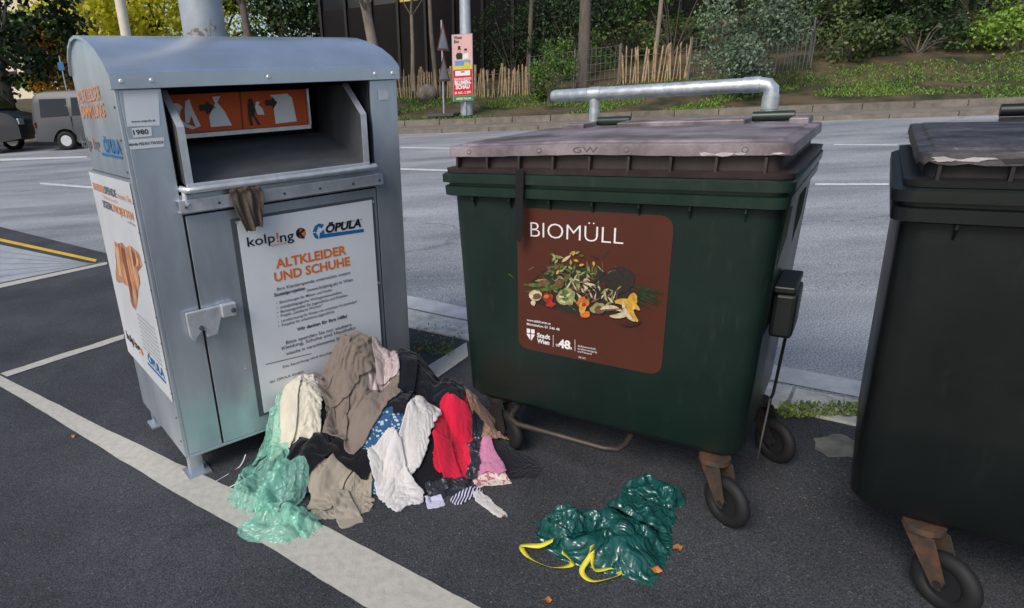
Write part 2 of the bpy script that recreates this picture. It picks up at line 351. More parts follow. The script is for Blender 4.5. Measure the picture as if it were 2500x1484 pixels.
mb=MB(); x0,x1=tl[0],br[0]; z1=(tl[1]+tr[1])/2; z0=(bl[1]+br[1])/2
mb.box(.182,x1,.237,.243,z0,z1); bd=mb.build('instruction_board',mOrB,C)
mb=MB(); mb.box(.182,x1+.005,.215,.243,z0-.02,z0-.002); mb.build('board_trim',mGalL,C)
mb=MB(); mb.box(x1+.002,x1+.012,.22,.244,z0-.002,z1); mb.build('board_trim',mGalL,C)
o1=.003
pics=[([(412,258),(422,252),(434,252),(446,262),(440,268),(438,288),(420,286),(418,268)],0),([(452,246),(462,242),(468,262),(490,308),(478,312),(466,282),(462,300),(452,300),(450,268)],0),
([(438,290),(452,300),(480,312),(470,316),(446,308),(438,300)],0),([(484,256),(502,255),(501,246),(526,262),(504,280),(503,270),(488,271)],1),
([(517,236),(538,234),(530,250),(548,272),(566,306),(514,310),(510,285),(524,252)],0),([(584,224),(586,224),(594,318),(592,318)],1),
([(604,254),(607,252),(605,246),(609,240),(615,241),(617,248),(618,254),(624,268),(620,280),(636,304),(630,306),(618,284),(612,284),(618,306),(611,306),(606,280)],1),
([(624,248),(634,248),(630,256),(640,264),(645,280),(628,280),(622,264)],0),([(658,232),(700,228),(712,238),(724,296),(672,302),(664,240)],0)]
for pts,mi in pics: mb=MB(); mb.fpx(pb,pts,o1,0); mb.build('pictogram',[mWh,mInk][mi],bd)
mb=MB(); mb.fpx(pb,[(646,245),(664,243),(663,236),(676,250),(666,266),(664,257),(648,258)],o1+.001,0); mb.build('pictogram',mInk,bd)
mb=MB(); mb.prism([(.155,-.001,1.222),(.155,-.038,1.222),(.155,-.038,1.273),(.155,0,1.273),(.155,0,1.268),(.155,-.033,1.268),(.155,-.033,1.227),(.155,-.001,1.227)],(1.0,0,0)); mb.build('bracket_strip',mGalL,C,bevel=.001)
for x in (.18,.32,.62,.8,.98,1.13):
    mb=MB(); mb.tube([(x,-.038,1.245),(x,-.044,1.245)],.006,8); mb.build('bolt',mTrim,C)
mb=MB(); mb.box(.176,1.134,.006,.012,.135,1.209); mb.build('door_gap',mBlk,C)
mb=MB(); mb.box(.182,1.128,-.006,.005,.135,1.204); door=mb.build('service_door',mGal,C,bevel=.002)
mb=MB(); mb.box(.0165,W-.0165,-.008,.012,.12,.133); mb.build('sill',mGal,C,bevel=.002)
pp=Pl(FC,-.010)
a=pp.px(585,540); b=pp.px(907,487); c=pp.px(638,1010); X0,X1=(a[0]+c[0])/2,b[0]; Z1,Z0=(a[1]+b[1])/2,c[1]
mb=MB(); mb.box(X0-.026,X1+.014,-.0095,-.0065,Z0-.014,Z1+.014); trim=mb.build('poster_frame',mTrim,C,bevel=.001)
mb=MB(); mb.box(X0,X1,-.0125,-.0097,Z0,Z1); po=mb.build('poster',mPost,C)
po['label']='white information poster on the container door'
pq=Pl(FC,-.0127)
mb=MB()
mb.tpx(pq,'kolp',604,600,672,592,24,0,.012).tpx(pq,'!',676,591,681,590,24,1,.03).tpx(pq,'ng',684,590,718,585,24,0,.012)
mb.tpx(pq,'österreich',663,601,700,596,7,1)
mb.blob(pq,734,569,12,13,.001,0,20,0).blob(pq,736,569,9.0,10.5,.0014,1,20,0)
mb.fpx(pq,[(726,560),(731,560),(731,567),(740,557),(745,561),(735,570),(744,580),(738,583),(731,574),(731,580),(726,579)],.0018,0)
mb.build('logo',[mInk,mOr,mBlu],po)
mb=MB()
mb.tpx(pq,'ÖPULA',793,567,882,554,20,0,.045,shear=.25)
mb.fpx(pq,[(783,572),(888,558),(888,566),(780,582)],.001,2)
mb.fpx(pq,[(768,552),(778,545),(791,548),(785,557),(777,553),(772,566),(763,566)],.0012,2).fpx(pq,[(763,569),(771,568),(777,578),(776,584),(768,580)],.0012,2).fpx(pq,[(780,570),(790,560),(792,568),(786,580),(779,582)],.0012,2)
mb.tpx(pq,'Rohstoff-Recycling Ges.m.b.H.',812,548,884,538,4,0)
mb.build('logo',[mInk,mOr,mBlu],po)
mb=MB(); mb.tpx(pq,'ALTKLEIDER',673,651,846,623,23,0,.03).tpx(pq,'UND SCHUHE',670,683,855,651,23,0,.03); mb.build('headline',mOr,po)
L_=[[('Ihre Kleiderspende unterstützt unsere',676,708,855,670,8.5,0),('Sozialprojekte',669,722,745,709,8.5,.02),('(www.kolping.at) in Wien',749,708,861,690,8.5,0)],
[('•  Einrichtungen für Mütter und Kinder',674,741,811,712,7,0),('•  sozialpädagogische Wohngemeinschaften',675,752,834,719,7,0),('•  Beratungsstellen für Jugendliche und Familien',676,763,848,726,7,0),
('•  Projekt „Leistbares Wohnen“',677,774,788,750,7,0),('•  Lernbetreuung für Kinder mit erhöhtem Förderbedarf',678,785,871,742,7,0),('•  Projekte für arbeitslose Jugendliche',679,796,816,766,7,0)],
[('Wir danken für Ihre Hilfe!',725,807,847,776,8.5,.02)],[('Bitte spenden Sie nur saubere',698,838,858,797,8.5,0),('Kleidung, Schuhe und Haushalts-',688,851,870,805,8.5,0),
('wäsche in verschlossenen Säcken',698,864,850,826,8.5,0)],
[('Die Sammlung wird durchgeführt von',690,893,850,855,6,0)],[('der ÖPULA GmbH',658,933,740,912,6,0)]]
for grp in L_:
    mb=MB()
    for t in grp: mb.tpx(pq,t[0],t[1],t[2],t[3],t[4],t[5],0,t[6]+.006)
    mb.build('paragraph',mInk,po)
mb=MB(); mb.fpx(pq,[(648,889),(760,862),(760,863.5),(648,890.5)],.001,0); mb.build('rule',mInk,po)
for q_ in ((577,543),(600,900),(912,492),(925,690)):
    mb=MB(); X_,Z_=pp.px(*q_); mb.tube([(X_,-.0095,Z_),(X_,-.014,Z_)],.005,8); mb.build('screw',mGalL,C)
ph=Pl(FC,-.012)
def pprism(mb,pl,pix,th,mi=0):
    pts=[pl.px(u,v) for u,v in pix]; a=[Vector(pl.pt(x,z,0)) for x,z in pts]; b=Vector(pl.pt(0,0,th))-Vector(pl.pt(0,0,0)); mb.prism(a,b,mi)
mb=MB(); pprism(mb,ph,[(450,764),(540,742),(541,770),(536,772),(528,812),(503,820),(500,804),(490,803),(470,832),(462,820)],.022)
hp_=mb.build('lock_hasp',mGalL,C,bevel=.003)
mb=MB(); pprism(mb,ph,[(534,742),(570,734),(573,764),(538,772)],.034); mb.build('lock_box',mGalL,hp_,bevel=.004)
for q_,y_ in (((487,797),-.03),((562,752),-.042)):
    mb=MB(); X_,Z_=ph.px(*q_); mb.tube([(X_,y_,Z_),(X_,y_-.012,Z_),(X_,y_-.0125,Z_),(X_,y_-.0145,Z_)],[.011,.011,.006,.006],14); mb.build('lock_cylinder',mTrim,hp_,smooth=40)
ps=Pl(FC,-.003)
mb=MB(); mb.fpx(ps,[(299,222),(386,217),(390,306),(310,309)],.001,0); st=mb.build('sticker',mPost,C)
mb=MB(); mb.tpx(ps,'www.oepula.at',320,299,380,296,6,0,.01,off=.002); mb.build('lettering',mInk,st)
mb=MB(); mb.fpx(ps,[(321,313),(369,309),(371,332),(325,336)],.001,0); st=mb.build('sticker',mPost,C)
mb=MB(); mb.tpx(ps,'1980',326,329,363,326,12,0,.02,off=.002); mb.build('lettering',mInk,st)
mb=MB(); mb.fpx(ps,[(314,341),(400,335),(401,358),(318,365)],.001,0); st=mb.build('sticker',mPost,C)
mb=MB(); mb.tpx(ps,'MA46-P82/831730/2024',316,356,399,350,7,0,.015,off=.002); mb.build('lettering',mInk,st)
mb=MB(); mb.fpx(ps,[(922,220),(948,219),(949,243),(923,244)],.002,0); mb.build('identity_plate',mGalL,C)
# side posters
FS=Frame(FC.w(0,D,0),FC.a-R(90)); pside=Pl(FS,-.001,0,lambda A,B,Z:(B,D-A,Z))
mb=MB(); a=pside.px(221,424); b=pside.px(320,441); c=pside.px(313,862); d=pside.px(417,968)
xs0,xs1,zs1,zs0=(a[0]+c[0])/2,(b[0]+d[0])/2,(a[1]+b[1])/2,(c[1]+d[1])/2
mb.flat(pside,[(xs0,zs0),(xs1,zs0),(xs1,zs1),(xs0,zs1)],.002); sp=mb.build('side_poster',mPost2,C)
w_=xs1-xs0
def sx(f): return xs0+w_*f
def sz(f): return zs1-(zs1-zs0)*f
def T1(name,items,mats,par):
    mb=MB()
    for b_,f0,f1,fz,h,mi,bo in items: mb.text(pside,b_,sx(f0),sx(f1),sz(fz),h,.004,mi,bo)
    return mb.build(name,mats,par)
T1('headline',[('KLEIDER',.06,.36,.085,.034,0,.03),('SPENDE',.37,.66,.085,.034,1,.03),('leisten Sie',.68,.97,.085,.026,0,0)],[mOrF,mGrT],sp)
T1('small_print',[('Unterstützung für',.3,.66,.112,.016,0,0)],[mOrF],sp)
T1('headline',[('SOZIAL',.24,.5,.16,.034,1,.03),('PROJEKTEN',.51,.95,.16,.034,0,.03)],[mOrF,mGrT],sp)
T1('small_print',[('in Wien',.8,.95,.185,.014,0,0)],[mGrT],sp)
T1('paragraph',[('gesammelte Kleidung hilft',.55,.93,.66+k*.022,.009,0,0) for k in range(9)],[mGrT],sp)
mb=MB(); T=lambda b_,f0,f1,fz,h,mi,bo=0: mb.text(pside,b_,sx(f0),sx(f1),sz(fz),h,.004,mi,bo)
T('kolp',.08,.27,.90,.05,0,.02); T('!',.28,.30,.90,.05,1,.03); T('ng',.31,.42,.90,.05,0,.02)
cx_,cz_=sx(.455),sz(.885); mb.flat(pside,[(cx_+.022*math.cos(k*.4),cz_+.022*math.sin(k*.4)) for k in range(16)],.004,1); mb.build('logo',[mInk,mOr,mBlu],sp)
mb=MB(); mb.text(pside,'ÖPULA',sx(.6),sx(.93),sz(.9),.045,.004,2,.03); mb.flat(pside,[(sx(.56),sz(.925)),(sx(.93),sz(.925)),(sx(.93),sz(.912)),(sx(.56),sz(.912))],.004,2)
mb.build('logo',[mInk,mOr,mBlu],sp)
mPic=M('printed cloth picture',S(150,92,62),.6,ns=6,amt=.3,stretch=(1,3,.8),col2=S(204,154,116),thr=(.38,.62)); mPic2=M('printed cloth shade',S(122,72,50),.6,ns=9,amt=.3); mPic3=M('printed cloth light',S(206,160,122),.6,ns=9,amt=.15)
mb=MB(); mb.fpx(pside,[(281,588),(288,594),(300,592),(306,600),(312,604),(318,598),(324,602),(335,612),(342,622),(345,634),(349,648),(343,655),(338,662),(342,676),(344,692),(339,706),(338,722),(336,740),(333,755),(326,748),(321,735),(319,718),(316,700),(308,694),(300,688),(292,690),(286,684),(284,664),(286,640),(283,620)],.004)
mb.fpx(pside,[(298,600),(306,606),(312,640),(318,670),(324,700),(326,735),(321,720),(315,690),(306,650),(300,620)],.005,1).fpx(pside,[(322,606),(330,616),(334,640),(330,652),(326,630)],.005,1).fpx(pside,[(286,600),(292,606),(296,640),(300,676),(293,670),(288,640)],.005,2).fpx(pside,[(336,624),(341,632),(342,646),(336,652)],.0055,2)
mb.build('cloth_picture',[mPic,mPic2,mPic3],sp)
mb=MB(); mb.text(pside,'ALTKLEIDER',pside.px(196,262)[0],pside.px(252,262)[0],pside.px(225,246)[1],.055,.003,0,.015); mb.build('headline',mOrF,C)
mb=MB(); mb.text(pside,'SAMMLUNG',pside.px(202,285)[0],pside.px(262,300)[0],pside.px(232,286)[1],.055,.003,0,.015); mb.build('headline',mOrF,C)
mb=MB(); mb.text(pside,'kolp',pside.px(201,350)[0],pside.px(224,352)[0],pside.px(212,360)[1],.05,.003,0,.02).text(pside,'!',pside.px(227,350)[0],pside.px(230,352)[0],pside.px(228,362)[1],.05,.003,1,.03).text(pside,'ng',pside.px(232,350)[0],pside.px(243,352)[0],pside.px(237,364)[1],.05,.003,0,.02)
mb.build('logo',[mGrT,mOrF,mBlu],C)
mb=MB(); mb.text(pside,'ÖPULA',pside.px(256,362)[0],pside.px(297,368)[0],pside.px(272,372)[1],.055,.003,2,.03)
mb.fpx(pside,[(250,372),(299,382),(299,388),(250,378)],.003,2); mb.build('logo',[mGrT,mOr,mBlu],C)
for z in np.arange(.2,1.85,.12):
    mb=MB(); mb.tube([(0,.03,z),(-.004,.03,z)],.005,6); mb.build('rivet',mTrim,C)
mb=MB(); mb.box(-.0035,0,.02,D-.02,1.375,1.379); mb.build('panel_seam',mTrim,C)
for (x,y) in ((.05,.06),(W-.07,.06),(.05,D-.07),(W-.07,D-.07)):
    mb=MB(); mb.prism([(x-.03,y-.02,.013),(x+.03,y-.02,.013),(x+.03,y-.014,.013),(x-.024,y-.014,.013),(x-.024,y+.03,.013),(x-.03,y+.03,.013)],(0,0,.107)); q=mb.build('foot',mGal,C)
    mb=MB(); mb.box(x-.055,x+.055,y-.06,y+.05,.005,.0128); mb.build('foot_plate',mGal,q)
# ---------------------------------------------------------------- waste bins
mBinG=M('dark green plastic',S(21,38,33),.36,0,ns=3,amt=.18,bump=.04,bs=30,spec=.45,dirt=.06)
mBinG2=M('green plastic rim',S(27,46,39),.34,0,ns=6,amt=.2,spec=.5,dirt=.1)
mBinK=M('near black plastic',S(13,20,19),.42,0,ns=3,amt=.15,bump=.05,bs=30,dirt=.05,dcol=(110,120,116))
mLid=M('weathered brown lid',S(102,90,94),.4,0,ns=3.5,amt=.3,bump=.12,bs=90,col2=S(150,138,143),detail=10,thr=(.38,.62),dirt=.5,dcol=(74,64,66),dthr=(.60,.70))
mLidD=M('brown lid recess',S(50,39,38),.5,0,ns=9,amt=.3,dirt=.12)
mLidM=M('lid embossing',S(84,73,77),.55,0,ns=9,amt=.2)
mLidW=M('worn whitish plastic',S(176,170,170),.7,0,ns=12,amt=.3,bump=.5,bs=40)
mLidT=M('torn grey lid',S(40,38,40),.5,0,ns=5,amt=.45,bump=.2,bs=60,col2=S(92,88,92),dirt=.7,dcol=(160,156,159),detail=10,thr=(.4,.66),dthr=(.58,.70))
mTyre=M('tyre rubber',S(22,22,24),.7,amt=.2); mHub=M('wheel hub',S(40,40,44),.5,.3,ns=9)
mRust=M('rusty steel',S(100,90,82),.6,.5,ns=14,amt=.3,col2=S(128,90,68),bump=.2,bs=50,thr=(.46,.66)); mForkD=M('dark fork steel',S(48,46,46),.6,.4,ns=9,amt=.3)
mSteel=M('steel rod',S(60,60,60),.5,.5,ns=12,amt=.25); mBarS=M('worn grey bar',S(66,60,57),.5,.5,ns=9,amt=.3,col2=S(84,74,68))
mStick=M('brown sticker',S(80,43,33),.4,ns=2,amt=.14,spec=.35)
mGalvT=M('galvanised tube',S(182,190,196),.36,.5,ns=26,amt=.3,bump=.02)
def rr(x0,x1,y0,y1,r,z,n=5,m=0,jz=0,rnd=random,jy=None):
    pts=[]; C4=((x1-r,y1-r,0),(x0+r,y1-r,90),(x0+r,y0+r,180),(x1-r,y0+r,270)); jy=jz*.4 if jy is None else jy
    for cx,cy,a0 in C4:
        for k in range(n+1):
            a=R(a0+90*k/n); pts.append((cx+r*math.cos(a),cy+r*math.sin(a),z))
    if m:
        out=[]; N=len(pts)
        for i in range(N):
            p,q=pts[i],pts[(i+1)%N]; out.append(p)
            if i%(n+1)==n:
                for k in range(1,m): t=k/m; out.append((p[0]+(q[0]-p[0])*t,p[1]+(q[1]-p[1])*t,z))
        pts=[(x,y+rnd.uniform(-jy,jy),z_+rnd.uniform(-jz,jz)) for x,y,z_ in out]
    return pts
DB=.90; RB=1.0
def make_bin(O,ang,label,body,rim,lid,lidd,casters,torn=False):
    B=empty('waste_bin',O,ang,label,'wheeled waste bin')
    mb=MB(); secs=[]
    for z,ins,r in ((.25,.05,.05),(.262,.02,.07),(.29,.0,.08),(.6,0,.075),(.9,0,.07),(1.235,0,.06)):
        f=(z-.25)/.95; secs.append(rr(-.583-.03*f+ins,.583+.02*f-ins,-.05*f+ins,DB+.05*f-ins,r,z))
    mb.loft(secs); mb.build('body',body,B,smooth=50)
    mb=MB(); q=.018; xl=-.02
    mb.loft([rr(xl-.612,.612,-.075,RB-.025,.05,1.195+q),rr(xl-.618,.618,-.088,RB-.015,.05,1.2+q),rr(xl-.62,.62,-.09,RB-.01,.05,1.235+q),rr(xl-.608,.608,-.075,RB-.02,.05,1.239+q),rr(xl-.608,.608,-.075,RB-.02,.05,1.25+q),
             rr(xl-.626,.626,-.097,RB,.05,1.253+q),rr(xl-.627,.627,-.098,RB+.001,.05,1.283+q),rr(xl-.615,.615,-.088,RB-.01,.05,1.29+q)]); mb.build('rim',rim,B,smooth=30)
    for x in np.linspace(-.5,.5,7):
        mb=MB(); mb.prism([(x,-.045,1.208),(x,-.075,1.213),(x,-.075,1.20),(x,-.047,1.165)],(.006,0,0)); mb.build('rim_rib',rim,B)
    for y in (.05,.5):
        mb=MB(); mb.prism([(.597,y,1.208),(.618,y,1.208),(.615,y,1.11),(.596,y,.97)],(0,.012,0)); mb.build('rim_rib',rim,B)
    rnd=random.Random(5)
    mb=MB()
    mb.loft([rr(xl-.605,.621,-.09,RB-.01,.05,1.310),rr(xl-.607,.623,-.093,RB-.01,.05,1.327),rr(xl-.57,.58,-.058,RB-.05,.04,1.332),rr(xl-.57,.58,-.058,RB-.05,.04,1.39)]); mb.build('lid_edge',lidd,B,smooth=30)
    for x in np.linspace(-.56,.54,9):
        mb=MB(); mb.box(x-.004,x+.004,-.086,-.055,1.328,1.376); mb.build('lid_rib',lidd,B)
    jz=.0016 if not torn else .006
    m_=36; zt=0 if not torn else -.010
    mb=MB(); prof=[(-.575,.587,-.066,RB-.06,1.384,0,0),(-.590,.608,-.090,RB-.02,1.378,jz,0),(-.5905,.6085,-.0905,RB-.02,1.380,jz,0),(-.588,.606,-.088,RB-.022,1.4125+zt,.0006,0),(-.586,.604,-.085,RB-.025,1.4155+zt,.0006,0),(-.56,.575,-.05,RB-.07,1.4175+zt,.0006,0),(-.553,.568,-.043,RB-.077,1.4235+zt,.0006,0),(-.3,.3,.2,.6,1.427+zt,0,0)]
    rings=[rr(xl+x0_,x1_,y0_,y1_,.04,z_,5,m_,j_,rnd,jy_) for x0_,x1_,y0_,y1_,z_,j_,jy_ in prof]
    wz=.004 if not torn else .010
    rings=[[(x,y,z+wz*math.sin(3.1*x+1)*math.cos(1.7*y)+wz*.4*math.sin(9*x+2)) for x,y,z in r_] for r_ in rings]
    mb.loft(rings); L=mb.build('lid',lid,B,smooth=20)
    class LP:
        def pt(s,X,Z,off=0): 
            f=(Z-1.380)/.034; return (X,-.0905+.003*f-.0015-off*.3,Z+wz*math.sin(3.1*X+1)+wz*.4*math.sin(9*X+2))
    lp=LP()
    if not torn:
        for q0,q1 in ((-.47,-.36),(-.2,.34),(.50,.57)):
            mb=MB(); mb.box(q0,q1,RB-.22,RB-.03,1.41,1.446); mb.build('lid_step',lid,L,bevel=.006)
        mb=MB(); mb.text(lp,'GW',-.07,.02,1.386,.020,.001,0,-.005); mb.build('embossed_mark',mLidM,L)
        for x in (-.5,-.2,.12,.48):
            mb=MB(); mb.add([lp.pt(x+.010*math.cos(k*.52),1.396+.009*math.sin(k*.52),.001) for k in range(12)],[tuple(range(12))]); mb.build('embossed_mark',mLidM,L)
            mb=MB(); mb.add([lp.pt(x+.0075*math.cos(k*.52),1.396+.0065*math.sin(k*.52),.003) for k in range(12)],[tuple(range(12))]); mb.build('embossed_mark',mLid,L)
        for k in range(7):
            x=rnd.uniform(.36,.58); z=1.380+rnd.uniform(0,.008); mb=MB(); mb.add([lp.pt(x+rnd.uniform(.01,.035)*math.cos(a),z+rnd.uniform(.002,.007)*math.sin(a),.0015+k*.0005) for a in np.linspace(0,5.8,9)],[tuple(range(9))]); mb.build('worn_patch',mLidW,L)
    else:
        for (xa,xb) in ((-.45,-.2),(-.16,.1),(.14,.4)):
            mb=MB(); mb.add([lp.pt(xa+.01,1.379,.002),lp.pt(xb,1.380,.002),lp.pt(xb+.01,1.390,.002),lp.pt((xa+xb)/2,1.395,.002),lp.pt(xa,1.389,.002)],[(0,1,2,3,4)]); mb.build('lid_crack',mBlk,L)
        for k in range(5):
            x=rnd.uniform(-.57,-.3); z=1.384+rnd.uniform(0,.010); mb=MB(); mb.add([lp.pt(x+rnd.uniform(.01,.04)*math.cos(a),z+rnd.uniform(.002,.008)*math.sin(a),.004+k*.0006) for a in np.linspace(0,5.8,9)],[tuple(range(9))]); mb.build('worn_patch',mLidW,L)
    for x in (-.28,.42):
        mb=MB(); mb.cyl((x-.08,RB-.02,1.445),(x+.08,RB-.02,1.445),.022); h_=mb.build('hinge',rim,B,smooth=40); mb=MB(); mb.box(x-.075,x+.075,RB-.03,RB+.01,1.31,1.42); mb.build('hinge_block',rim,h_)
    for ci,(sx0,sy0,wx,wy) in enumerate(casters):
        fm=mRust if ci==0 else mForkD
        g=empty('caster',(0,0,0)); g.parent=B; dx,dy=wx-sx0,wy-sy0; l=math.hypot(dx,dy); dx/=l; dy/=l; ax=Vector((-dy,dx,0)); c=Vector((wx,wy,.1)); dd=Vector((dx,dy,0))
        mb=MB(); mb.ring(c,ax,.073,.027,36,12,0,.85); mb.build('tyre',mTyre,g,smooth=60)
        mb=MB(); mb.tube([c-ax*.014,c+ax*.014],.068,28); mb.build('hub',mHub,g,smooth=40)
        mb=MB(); mb.tube([c-ax*.036,c+ax*.036],.013,10); mb.build('axle',mSteel,g,smooth=40)
        s0=Vector((sx0,sy0,0))
        for q in (-.034,.030):
            mb=MB(); P_=[s0-dd*.045+Vector((0,0,.236)),s0+dd*.055+Vector((0,0,.236)),c+dd*.016+Vector((0,0,.02)),c+dd*.010-Vector((0,0,.018)),c-dd*.014-Vector((0,0,.016))]
            mb.prism([p+ax*q for p in P_],ax*.004); mb.build('fork',fm,g)
        mb=MB(); mb.tube([s0+Vector((0,0,.236)),s0+Vector((0,0,.256))],.055,16); mb.build('swivel_plate',fm,g)
    mb=MB(); mb.box(.60,.672,.10,.31,.735,.90); mb.build('lifting_lug',mBinK,B,bevel=.014); mb=MB(); mb.box(.598,.664,.08,.33,.905,.93); mb.build('lifting_lug_flange',mBinK,B,bevel=.006)
    mb=MB(); mb.tube([(.64,.34,.86),(.645,.36,.84),(.645,.38,.80),(.625,.46,.36),(.615,.47,.32)],.006,8); mb.build('pedal_rod',mSteel,B,smooth=40)
    mb=MB(); mb.loft([[(.614,y-.010,z),(.620,y-.010,z),(.620,y+.012,z),(.614,y+.012,z)] for y,z in ((.47,.34),(.45,.28),(.40,.22),(.37,.16),(.36,.09))]); mb.build('brake_bar',mSteel,B,smooth=40)
    if not torn:
        mb=MB(); mb.tube([(-.335,.10,.245),(-.34,.0,.215),(-.33,-.035,.205),(-.29,-.055,.20),(.10,-.055,.20),(.15,-.04,.20),(.17,.0,.21),(.18,.1,.245)],.013,12); mb.build('foot_bar',mBarS,B,smooth=40)
    return B
bl_=CAM+ray(1145,960)*((.25-H0)/ray(1145,960).z); br_=CAM+ray(1800,1142)*((.25-H0)/ray(1800,1142).z)
mid=(bl_+br_)/2; FB=Frame((mid.x,mid.y,0),R(-38))
B=make_bin(FB.O,FB.a,'dark green wheeled bin with weathered brown lid and brown food waste sticker',mBinG,mBinG2,mLid,mLidD,[(.50,.02,.565,-.025),(-.45,.07,-.375,.03),(.56,.62,.655,.55),(-.47,.75,-.38,.80)])
FB2=Frame(Vector((1.503,1.653,0))+Vector((.788,-.6157,0))*(.583-.045),R(-38))
make_bin(FB2.O,FB2.a,'almost black wheeled bin with torn grey lid, cut off at the right edge',mBinK,mBinK,mLidT,mBlk,[(-.385,.03,-.31,-.03),(.46,.05,.36,0),(-.45,.75,-.38,.80),(.45,.75,.38,.80)],True)
pst=Pl(FB,0.05*.25/.95,-.05/.95)
a=pst.px(1268,503); b=pst.px(1643,530); c=pst.px(1262,852); d=pst.px(1618,912)
x0,x1,z1,z0=(a[0]+c[0])/2,(b[0]+d[0])/2,(a[1]+b[1])/2,(c[1]+d[1])/2
mb=MB(); mb.rrect(pst,x0,x1,z0,z1,.045,.002); sk=mb.build('sticker',mStick,B)
mb=MB(); mb.tpx(pst,'BIOMÜLL',1296,575,1522,598,38,0,-.012,off=.0035); mb.build('headline',mWh,sk)
mb=MB(); mb.tpx(pst,'www.abfall.wien.at',1287,781,1345,794,6,0,.01,off=.0035).tpx(pst,'Misttelefon: 01 546 48',1287,792,1367,807,6,0,.01,off=.0035); mb.build('small_print',mWh,sk)
mb=MB(); mb.tpx(pst,'Abfallwirtschaft,',1411,846,1456,853,4.5,off=.0035).tpx(pst,'Straßenreinigung',1411,853,1458,860,4.5,off=.0035).tpx(pst,'und Fuhrpark',1411,859,1446,865,4.5,off=.0035); mb.build('small_print',mWh,sk)
mb=MB(); mb.tpx(pst,'FF/23',1414,873,1430,876,4,off=.0035); mb.build('small_print',mWh,sk)
mb=MB(); mb.tpx(pst,'Stadt',1312,822,1344,828,11,0,.03,off=.0035).tpx(pst,'Wien',1312,835,1342,842,11,0,.03,off=.0035)
mb.fpx(pst,[(1287,801),(1306,804),(1306,818),(1297,832),(1287,816)],.0035).fpx(pst,[(1295.5,802),(1297.5,802),(1297.5,832),(1295.5,832)],.0042,1).fpx(pst,[(1286,811),(1307,814),(1307,816),(1286,813)],.0042,1)
mb.build('logo',[mWh,mStick],sk)
mb=MB(); mb.fpx(pst,[(1351,817),(1352,817),(1352,846),(1351,846)],.0035); mb.build('rule',mWh,sk); mb=MB(); mb.fpx(pst,[(1404,828),(1405,828),(1405,856),(1404,856)],.0035); mb.build('rule',mWh,sk)
mb=MB()
mb.tpx(pst,'DIE',1358,844,1367,846,6,0,.02,off=.0035).tpx(pst,'48',1364,846,1393,852,20,0,.04,off=.0036).tpx(pst,'ER',1389,851,1398,853,6,0,.02,off=.0036)
mb.build('logo',[mWh,mStick],sk)
FM=[M('food green',S(78,100,46),.5,ns=70,amt=.6),M('food pale leaf',S(140,144,92),.5,ns=70,amt=.5),M('food dark',S(38,32,27),.7,ns=70,amt=.5),M('food yellow',S(196,150,52),.5,ns=50,amt=.35),M('food cream',S(198,182,150),.5,ns=60,amt=.35),M('food red',S(150,44,32),.5,ns=60,amt=.5),M('food brown',S(108,76,50),.6,ns=60,amt=.5),M('food orange',S(196,110,44),.5,ns=60,amt=.4),M('food dark green',S(32,56,32),.5,ns=60,amt=.5)]
mb=MB(); o_=[.0025]
def fb(u,v,ru,rv,mi,j=.18,rot=0): o_[0]+=.00003; mb.blob(pst,u,v,ru,rv,o_[0],mi,14,j,rot)
def fs_(u,v,L,w,rot,mi):
    o_[0]+=.00003; c,s=math.cos(rot),math.sin(rot); pts=[(-L,0),(-L*.4,-w),(L*.3,-w*.9),(L,0),(L*.3,w*.9),(-L*.4,w)]
    mb.fpx(pst,[(u+x*c-y*s,v+x*s+y*c) for x,y in pts],o_[0],mi)
def arc(u,v,r,a0,a1,w,mi):
    o_[0]+=.00003; N_=12; out=[];inn=[]
    for k in range(N_+1):
        t=k/N_; a=a0+(a1-a0)*t; ww=w*math.sin(math.pi*(.12+.8*t)); out.append((u+(r+ww)*math.cos(a),v+(r+ww)*math.sin(a))); inn.append((u+(r-ww)*math.cos(a),v+(r-ww)*math.sin(a)))
    mb.fpx(pst,out+inn[::-1],o_[0],mi)
random.seed(3)
fb(1445,735,140,34,2,.12); fb(1400,680,80,36,2,.2)
for k in range(110): fs_(random.gauss(1400,42),random.gauss(675,22),random.uniform(6,18),random.uniform(1,4),random.uniform(-3,3),random.choice([0,1,6,8,0,6,1,4,2]))
fb(1513,682,38,32,2,.05); fb(1500,668,14,9,6,.2); fb(1522,676,20,14,6,.3); fb(1514,684,34,28,2,.08)
for k in range(9): fs_(1578+random.uniform(-14,14),702+k*4.5,34,2.2,.45+random.uniform(-.25,.25),8)
fs_(1322,696,46,5,.05,0); fs_(1345,682,30,4,.6,8); fs_(1330,706,50,4,-.12,0); fb(1354,655,17,14,8,.1)
for k in range(14): fb(1354+random.uniform(-13,13),655+random.uniform(-10,10),3,3,6,.1)
for k in range(70): fs_(random.uniform(1380,1515),random.gauss(712,16),random.uniform(6,18),random.uniform(1,3),random.uniform(-3,3),random.choice([4,1,6,4,8,2]))
fb(1310,720,16,13,4,.1); fb(1313,722,10,8,6,.2); fs_(1304,738,8,6,1.3,4); fb(1340,725,15,12,5); fb(1336,722,6,5,7); fb(1347,742,12,6,5); fb(1384,722,22,22,1,.22); fb(1380,718,12,14,0,.25)
for k in range(22): fb(1384+random.uniform(-16,16),722+random.uniform(-16,16),4,3,random.choice([0,1,4]),.3)
fb(1425,738,15,14,7); fb(1430,765,12,8,7); fb(1424,750,9,12,3); fb(1428,742,6,5,5); fb(1462,750,18,14,1); fb(1465,755,14,10,6)
fb(1368,690,12,10,6); fb(1330,690,14,8,6)
for k in range(22): fs_(random.uniform(1350,1455),random.uniform(612,665),7,3,random.uniform(-3,3),random.choice([3,1,0]))
